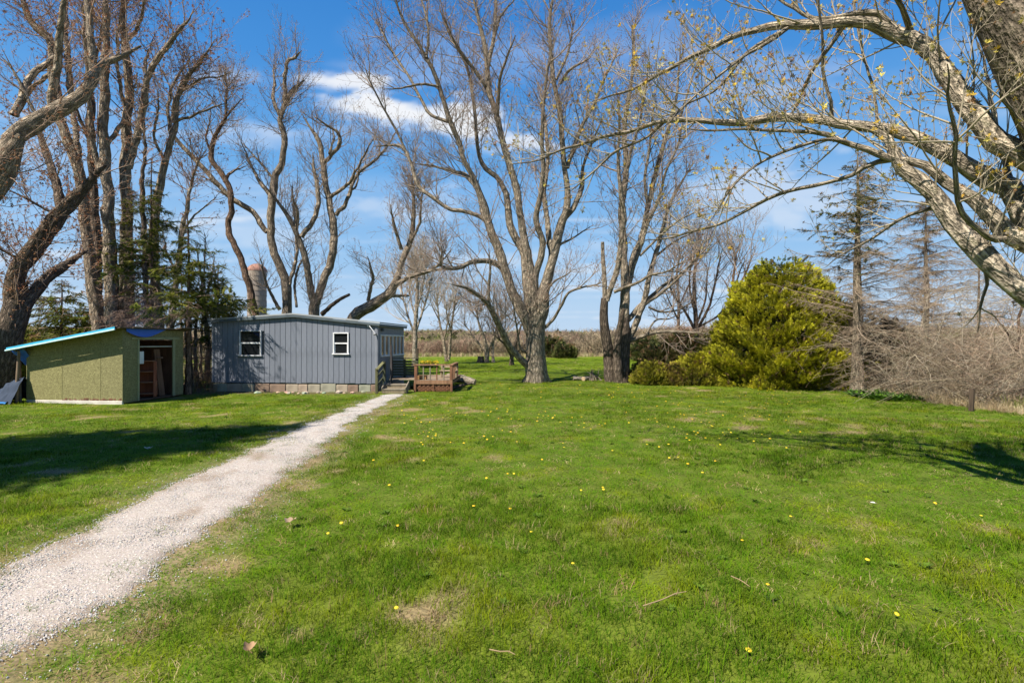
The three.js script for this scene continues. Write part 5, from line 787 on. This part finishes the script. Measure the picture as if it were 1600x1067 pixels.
// wooden deck with steps, rails and slatted screen
{
  const d0 = 16, X = (px, d = d0) => (px - CX) / F * d, TH = 0, gx = X(675), c = V(gx, ground(gx, -d0), -d0), o = thing('wooden_deck', 'low brown wooden deck with railing and lattice skirt at the trailer door', 'deck', c);
  const L = x => X(x) - c.x, red = wood(.27, .135, .08), brown = wood(.33, .19, .115), grey = wood(.3, .26, .2), green = wood(.085, .095, .06), x0 = L(647), x1 = L(707), back = -2.5, dk = .37;
  // boards: across the main deck
  seed(230); for (let z = 0; z > back; z -= .145) new MB().box((L(603) + x1) / 2 + (z > -.3 ? (x0 - L(603)) / 2 : 0), dk - .016, z - .07, x1 - L(603) - (z > -.3 ? x0 - L(603) : 0), .032, .138).build('deck_board', rnd() < .5 ? grey : wood(.32, .23, .15), o);
  new MB().box((x0 + x1) / 2, dk - .06, .014, x1 - x0, .12, .03).build('rim_board', brown, o);
  new MB().box(x1 - .014, dk - .06, back / 2, .028, .12, -back - .05).build('rim_board', brown, o);
  // lattice skirt
  const bk = new MB(); bk.box((x0 + x1) / 2, .12, -.05, x1 - x0 - .04, .24, .012); bk.build('skirt', wood(.24, .11, .065), o);
  const half = (x1 - x0) / 2; for (const s of [0, 1]) for (let k = -2; k < 6; k++) for (const q of [-1, 1]) { const mx = x0 + half * s + half / 2, cx = mx + (k - 1.5) * .13, w = .27; if (cx < x0 + half * s + .1 || cx > x0 + half * (s + 1) - .1) continue; new MB().box(cx, .125, .0 + q * .004, w, .03, .007, { rot: [0, 0, q * .72], bevel: .001 }).build('lattice_slat', red, o); }
  new MB().box(x0 + half, .12, .012, .035, .23, .02).build('skirt_batten', red, o); for (const x of [x0 + .03, x1 - .03]) new MB().box(x, .13, .006, .07, .28, .07).build('deck_post', red, o);
  // railing
  const ry = .83; for (const [x, z] of [[x0 + .045, -.05], [x1 - .045, -.05], [x1 - .045, -1.7]]) new MB().box(x, (dk + ry) / 2, z, .085, ry - dk, .085).build('rail_post', red, o);
  new MB().box((x0 + x1) / 2, ry + .018, -.05, x1 - x0 + .06, .036, .11).build('top_rail', brown, o); new MB().box(x1 - .045, ry + .018, -.92, .1, .036, 1.62).build('top_rail', brown, o);
  for (const px of [661, 671.5, 682, 693]) new MB().box(L(px), (dk + ry) / 2, -.05, .036, ry - dk - .004, .036).build('baluster', px === 682 ? red : grey, o);
  for (let i = 1; i < 7; i++) new MB().box(x1 - .045, (dk + ry) / 2, -.1 - i * .22, .036, ry - dk - .004, .036).build('baluster', brown, o);
  // steps
  for (let i = 0; i < 2; i++) { const y = .13 + i * .125, z = .42 - i * .24; new MB().box(L(621), y, z, L(639) - L(604), .035, .27).build('step_tread', grey, o); new MB().box(L(621), y - .07, z + .11, L(639) - L(604) - .03, .1, .02).build('step_riser', wood(.3, .25, .17), o); }
  for (const px of [603.5, 639.5]) new MB().box(L(px), .16, .3, .03, .24, .5, { rot: [.35, 0, 0] }).build('stringer', grey, o);
  // sloping green hand rail on the left of the steps
  const hx = L(598); new MB().box(hx - .06, .38, .5, .08, .78, .07).build('hand_rail_post', wood(.13, .13, .07), o); new MB().box(hx + .02, .48, -.1, .08, .96, .07).build('hand_rail_post', green, o);
  new MB().box(hx - .02, .84, .2, .1, .035, .84, { rot: [-.24 * -1, 0, 0] }).build('hand_rail', wood(.2, .2, .1), o); for (const k of [.35, .6]) new MB().box(hx - .03, k, .2, .03, .06, .7, { rot: [.24, 0, 0] }).build('hand_rail_bar', green, o);
  new MB().box(L(607), .85, -.35, .06, 1.2, .06).build('tall_post', wood(.09, .08, .08), o);
  // slatted screen at the back
  const zb = -1.35, sx0 = X(610, d0 - zb) - c.x, sx1 = X(653, d0 - zb) - c.x; for (let i = 0; i < 6; i++) new MB().box((sx0 + sx1) / 2, dk + .09 + i * .088, zb, sx1 - sx0, .07, .022).build('screen_slat', green, o);
  for (const x of [sx0 + .04, (sx0 + sx1) / 2, sx1 - .04]) new MB().box(x, dk + .3, zb - .05, .07, .62, .07).build('screen_post', green, o); new MB().box(sx1 - .04, dk + .5, zb - .05, .08, .95, .08).build('screen_post', wood(.1, .085, .06), o); new MB().box((sx0 + sx1) / 2, dk + .64, zb - .02, sx1 - sx0 + .06, .03, .13).build('screen_cap', green, o);
  // planter box on the deck, bench behind it
  const pb = thing('planter_box', 'small orange-brown wooden box on the deck behind the railing', 'box', V(c.x + L(657), c.y + dk, c.z - .32)); { const w = wood(.42, .24, .11); for (const [x, z, sx, sz] of [[0, .1, .28, .02], [0, -.1, .28, .02], [.13, 0, .02, .18], [-.13, 0, .02, .18]]) new MB().box(x, .065, z, sx, .13, sz).build('side_board', w, pb); new MB().box(0, .02, 0, .24, .02, .18).build('bottom_board', w, pb); }
  const be = thing('garden_bench', 'pale wooden bench standing on the deck behind the right railing', 'bench', V(c.x + L(694), c.y + dk, c.z - 1.2)); { const w = wood(.42, .34, .23); for (let i = 0; i < 3; i++) new MB().box(0, .23, -.11 + i * .11, .6, .025, .1).build('seat_slat', w, be); for (const x of [-.25, .25]) for (const z of [-.1, .1]) new MB().box(x, .11, z, .045, .21, .045).build('leg', w, be); new MB().box(0, .36, -.16, .6, .07, .022).build('back_slat', w, be); for (const x of [-.25, .25]) new MB().box(x, .3, -.145, .045, .2, .03).build('back_post', w, be); }
}
// ------------------------------------------------------------ small things on the lawn
function log(name, label, category, a, b, r0, r1, m, o = {}) {
  const mid = a.clone().lerp(b, .5), g = ground(mid.x, mid.z), root = thing(name, label, category, V(mid.x, g, mid.z), 0, o.group), n = 10, pts = [], rad = [];
  for (let i = 0; i <= n; i++) { const t = i / n, p = a.clone().lerp(b, t).sub(root.position); p.y += (o.bow ?? 0) * Math.sin(Math.PI * t); p.x += .03 * n2(t * 5, 3); pts.push(p); rad.push(lerp(r0, r1, t) * (1 + .15 * n2(t * 6, 8))); }
  new MB().tube(pts, rad, 12, { lump: (u, v) => .1 * n2(Math.cos(u * 6.28) * 2, v * 4, Math.sin(u * 6.28) * 2) }).build('bark', m, root);
  for (const [k, j] of [[0, 1], [n, n - 1]]) { const dir = pts[k].clone().sub(pts[j]).normalize(), c = new THREE.Mesh(); const g2 = new THREE.CircleGeometry(rad[k] * 1.03, 14), mm = put('cut_end', g2, mat({ color: rgb(.5, .38, .24), map: woodMap, roughness: .9 }), root); mm.position.copy(pts[k]); mm.quaternion.setFromUnitVectors(V(0, 0, 1), dir); }
  return root;
}
const gy = (p, h) => { p.y = ground(p.x, p.z) + h; return p; };
log('fallen_log', 'pale fallen log lying on the grass to the right of the deck', 'log', gy(P(700, 590, 19), .2), gy(P(742, 590, 18.6), .1), .19, .11, BARK.pale, { bow: .06 });
log('fallen_branch', 'dark fallen branch propped on the grass below the pale trunk beside the deck', 'branch', gy(P(706, 600, 16.8), .05), gy(P(737, 600, 16.9), .22), .05, .04, BARK.dark);
log('firewood_log', 'short cut log with pale ends lying left of the dark split maple', 'log', gy(P(896, 590, 21), .09), gy(P(910, 590, 21), .09), .085, .085, BARK.pale);
log('firewood_log', 'second cut log lying just right of the short pale one, nearest the brush pile', 'log', gy(P(912, 590, 20.8), .09), gy(P(922, 590, 21.2), .09), .085, .08, BARK.pale);
{
  const c = gy(P(929, 590, 21), 0), o = thing('stick_pile', 'little heap of broken sticks beside the cut logs', 'sticks', c); seed(240);
  for (let i = 0; i < 16; i++) { const a = rr(0, 6.28), b = V(Math.cos(a) * rr(.1, .4), .02, Math.sin(a) * rr(.1, .3)), e = V(rr(-.2, .2), rr(.12, .42), rr(-.15, .15)); new MB().tube([b, b.clone().lerp(e, .5).add(V(0, .03, 0)), e.add(e.clone().sub(b).multiplyScalar(.3))], [.022, .018, .01], 6, { cap: 2 }).build('stick', rnd() < .5 ? BARK.pale : BARK.warm, o); }
}
{ // stump and daffodil patch far back
  const c = gy(P(751, 563, 38), 0), o = thing('tree_stump', 'dark stump at the edge of the far lawn beside the round thorn shrub', 'stump', c); new MB().tube([V(0, -.05, 0), V(0, .2, 0), V(.02, .45, 0)], [.34, .25, .23], 12, { cap: 1, lump: (u, v) => .15 * Math.sin(u * 25) * Math.exp(-v * 4) }).build('bark', BARK.dark, o); new MB().tube([V(.02, .43, 0), V(.02, .46, 0)], [.22, .22], 12, { cap: 1 }).build('cut_face', wood(.3, .22, .15), o);
  seed(244); const list = [], fl = []; for (let i = 0; i < 260; i++) { const d = rr(31, 33.5), x = (rr(656, 685) - CX) / F * d; list.push({ m: place(V(x, ground(x, -d), -d), V(rr(-.3, .3), 1, rr(-.3, .3)), rr(.25, .4)), c: tint([.1, .17, .03], rr(.8, 1.2)) }); if (rnd() < .5) fl.push({ m: place(V(x, ground(x, -d) + rr(.26, .4), -d), V(rr(-.5, .5), .4, 1), rr(.07, .1)), c: tint([.75, .55, .04], rr(.8, 1.1)) }); }
  const o2 = thing('daffodil_patch', 'patch of yellow spring flowers on the far lawn behind the deck', 'flowers'); o2.userData.kind = 'stuff'; copies('leaves', NEEDLE[1], needleMat, list, o2); copies('flowers', BUD[0], leafMat, fl, o2);
}
// dried leaves and bits lying on the lawn
function leafBit(label, px, py, size, curl, c, sd) {
  seed(sd); const p = gy(G(px, py), .045), o = thing('dried_leaf', label, 'leaf', p, rr(0, 6.28)), lob = [];
  const mb = new MB(), n = 22, rings = 4; mb.vert(0, .012, 0, 0, 1, 0, .5, .5);
  for (let r = 1; r <= rings; r++) for (let i = 0; i < n; i++) { const a = i / n * 6.283, R = size * r / rings * (.62 + .38 * Math.abs(Math.cos(a * 2.5)) ** .7), x = Math.cos(a) * R, z = Math.sin(a) * R * .8; mb.vert(x, .012 + curl * (z * z / size + .25 * x * x / size) + .12 * size * n2(x * 40, z * 40, sd), z, 0, 1, 0, .5 + x / size / 2, .5 + z / size / 2); }
  for (let i = 0; i < n; i++) mb.i.push(0, 1 + (i + 1) % n, 1 + i); for (let r = 1; r < rings; r++) for (let i = 0; i < n; i++) { const a = 1 + (r - 1) * n + i, b = 1 + (r - 1) * n + (i + 1) % n; mb.i.push(a, b, a + n, b, b + n, a + n); }
  put('blade', mb.geo(true), mat({ color: rgb(...c), roughness: .8, map: grime, transmission: .2, thickness: 0 }), o); new MB().tube([V(-size * .6, .02, 0), V(-size * 1.0, .03, .01), V(-size * 1.35, .02, .03)], [.0025, .002, .002], 5).build('stalk', wood(.3, .2, .1), o);
}
leafBit('curled tan dried leaf on the near lawn just right of the gravel path', 390, 1031, .042, 1.2, [.42, .27, .15], 251);
leafBit('pale brown leaf lying in the grass right of the middle of the path', 453, 825, .06, .9, [.5, .36, .23], 252);
leafBit('small bleached leaf on the lawn between the path and the shed', 231, 707, .07, .7, [.55, .46, .33], 253);
leafBit('small white scrap lying on the right half of the lawn', 1365, 795, .028, .4, [.8, .8, .76], 254);
{
  const stick = (label, a, b, r) => { const A = gy(G(...a), .05), B = gy(G(...b), .055), o = thing('twig_on_lawn', label, 'stick', A), e = B.clone().sub(A); new MB().tube([V(0, 0, 0), e.clone().multiplyScalar(.4).add(V(0, .012, .02)), e.clone().multiplyScalar(.75).add(V(0, .004, -.01)), e], [r, r * .9, r * .8, r * .5], 7, { cap: 2 }).build('stick', wood(.48, .36, .2), o); new MB().tube([e.clone().multiplyScalar(.75), e.clone().multiplyScalar(.85).add(V(0, .02, -.03))], [r * .5, r * .25], 5).build('side_twig', wood(.4, .28, .16), o); };
  stick('long thin straw-coloured stick on the near lawn right of centre', [1005, 960], [1073, 938], .0042); stick('short dry twig lying on a bare patch of the near lawn', [1143, 912], [1172, 930], .004); stick('thin crooked twig on bare ground near the bottom middle of the lawn', [765, 1030], [805, 1040], .0035);
}
// dandelions, each a flower on its stalk
{
  const fg = new THREE.SphereGeometry(1, 9, 5, 0, 6.283, 0, 1.7); fg.scale(1, .5, 1); const mb = new MB(); seed(260); mb.add(fg);
  for (let i = 0; i < 18; i++) { const a = i / 18 * 6.283, d = V(Math.cos(a), .12, Math.sin(a)), s = V(-Math.sin(a), 0, Math.cos(a)).multiplyScalar(.16); mb.quad(d.clone().multiplyScalar(.6).sub(s), d.clone().multiplyScalar(1.25).sub(s.clone().multiplyScalar(.6)), d.clone().multiplyScalar(1.25).add(s.clone().multiplyScalar(.6)), d.clone().multiplyScalar(.6).add(s)); }
  const flower = mb.geo(), st = new MB(); st.tube([V(0, -3.6, 0), V(.2, -1.8, .1), V(0, 0, 0)], [.14, .12, .12], 5); const stalk = st.geo(), ym = [mat({ color: rgb(.7, .44, .01), roughness: .7 }), mat({ color: rgb(.66, .5, .02), roughness: .7 })], gm = mat({ color: rgb(.16, .22, .05) });
  const one = (x, z) => { const r = rr(.009, .0145), o = thing('dandelion', 'small yellow dandelion flower growing in the lawn', 'dandelion', V(x, ground(x, z) + 3.1 * r, z), rr(0, 6.28), 'dandelions scattered over the lawn'); o.scale.setScalar(r); o.rotation.x = rr(.0, .5); put('flower_head', flower, ym[(rnd() * 2) | 0], o); put('stalk', stalk, gm, o); };
  [[1046, 720], [1060, 718], [1075, 730], [1098, 744], [1118, 725], [1462, 792], [1534, 811], [1160, 850], [1200, 920], [1356, 883], [1236, 812], [1170, 1027], [621, 827], [533, 824], [512, 839], [608, 763], [662, 724], [583, 724], [793, 744], [803, 745], [760, 752], [908, 770], [943, 770], [830, 837], [895, 887], [619, 958], [740, 797], [797, 801], [847, 722], [957, 708], [942, 766], [1402, 968]].forEach(([x, y]) => { const p = G(x, y); one(p.x, p.z); });
  for (let i = 0, n = 0; n < 255 && i < 6000; i++) { const d = rr(7.5, 19), x = rr(-.22, .6) * d; if (fbm(x * .5, d * .5, 3, 14) < .02 && rnd() < .85 || beyond(x, -d) > -.5 || pathIn(x, -d) > -.3) continue; one(x, -d); n++; }
}
renderer.render(scene, camera);
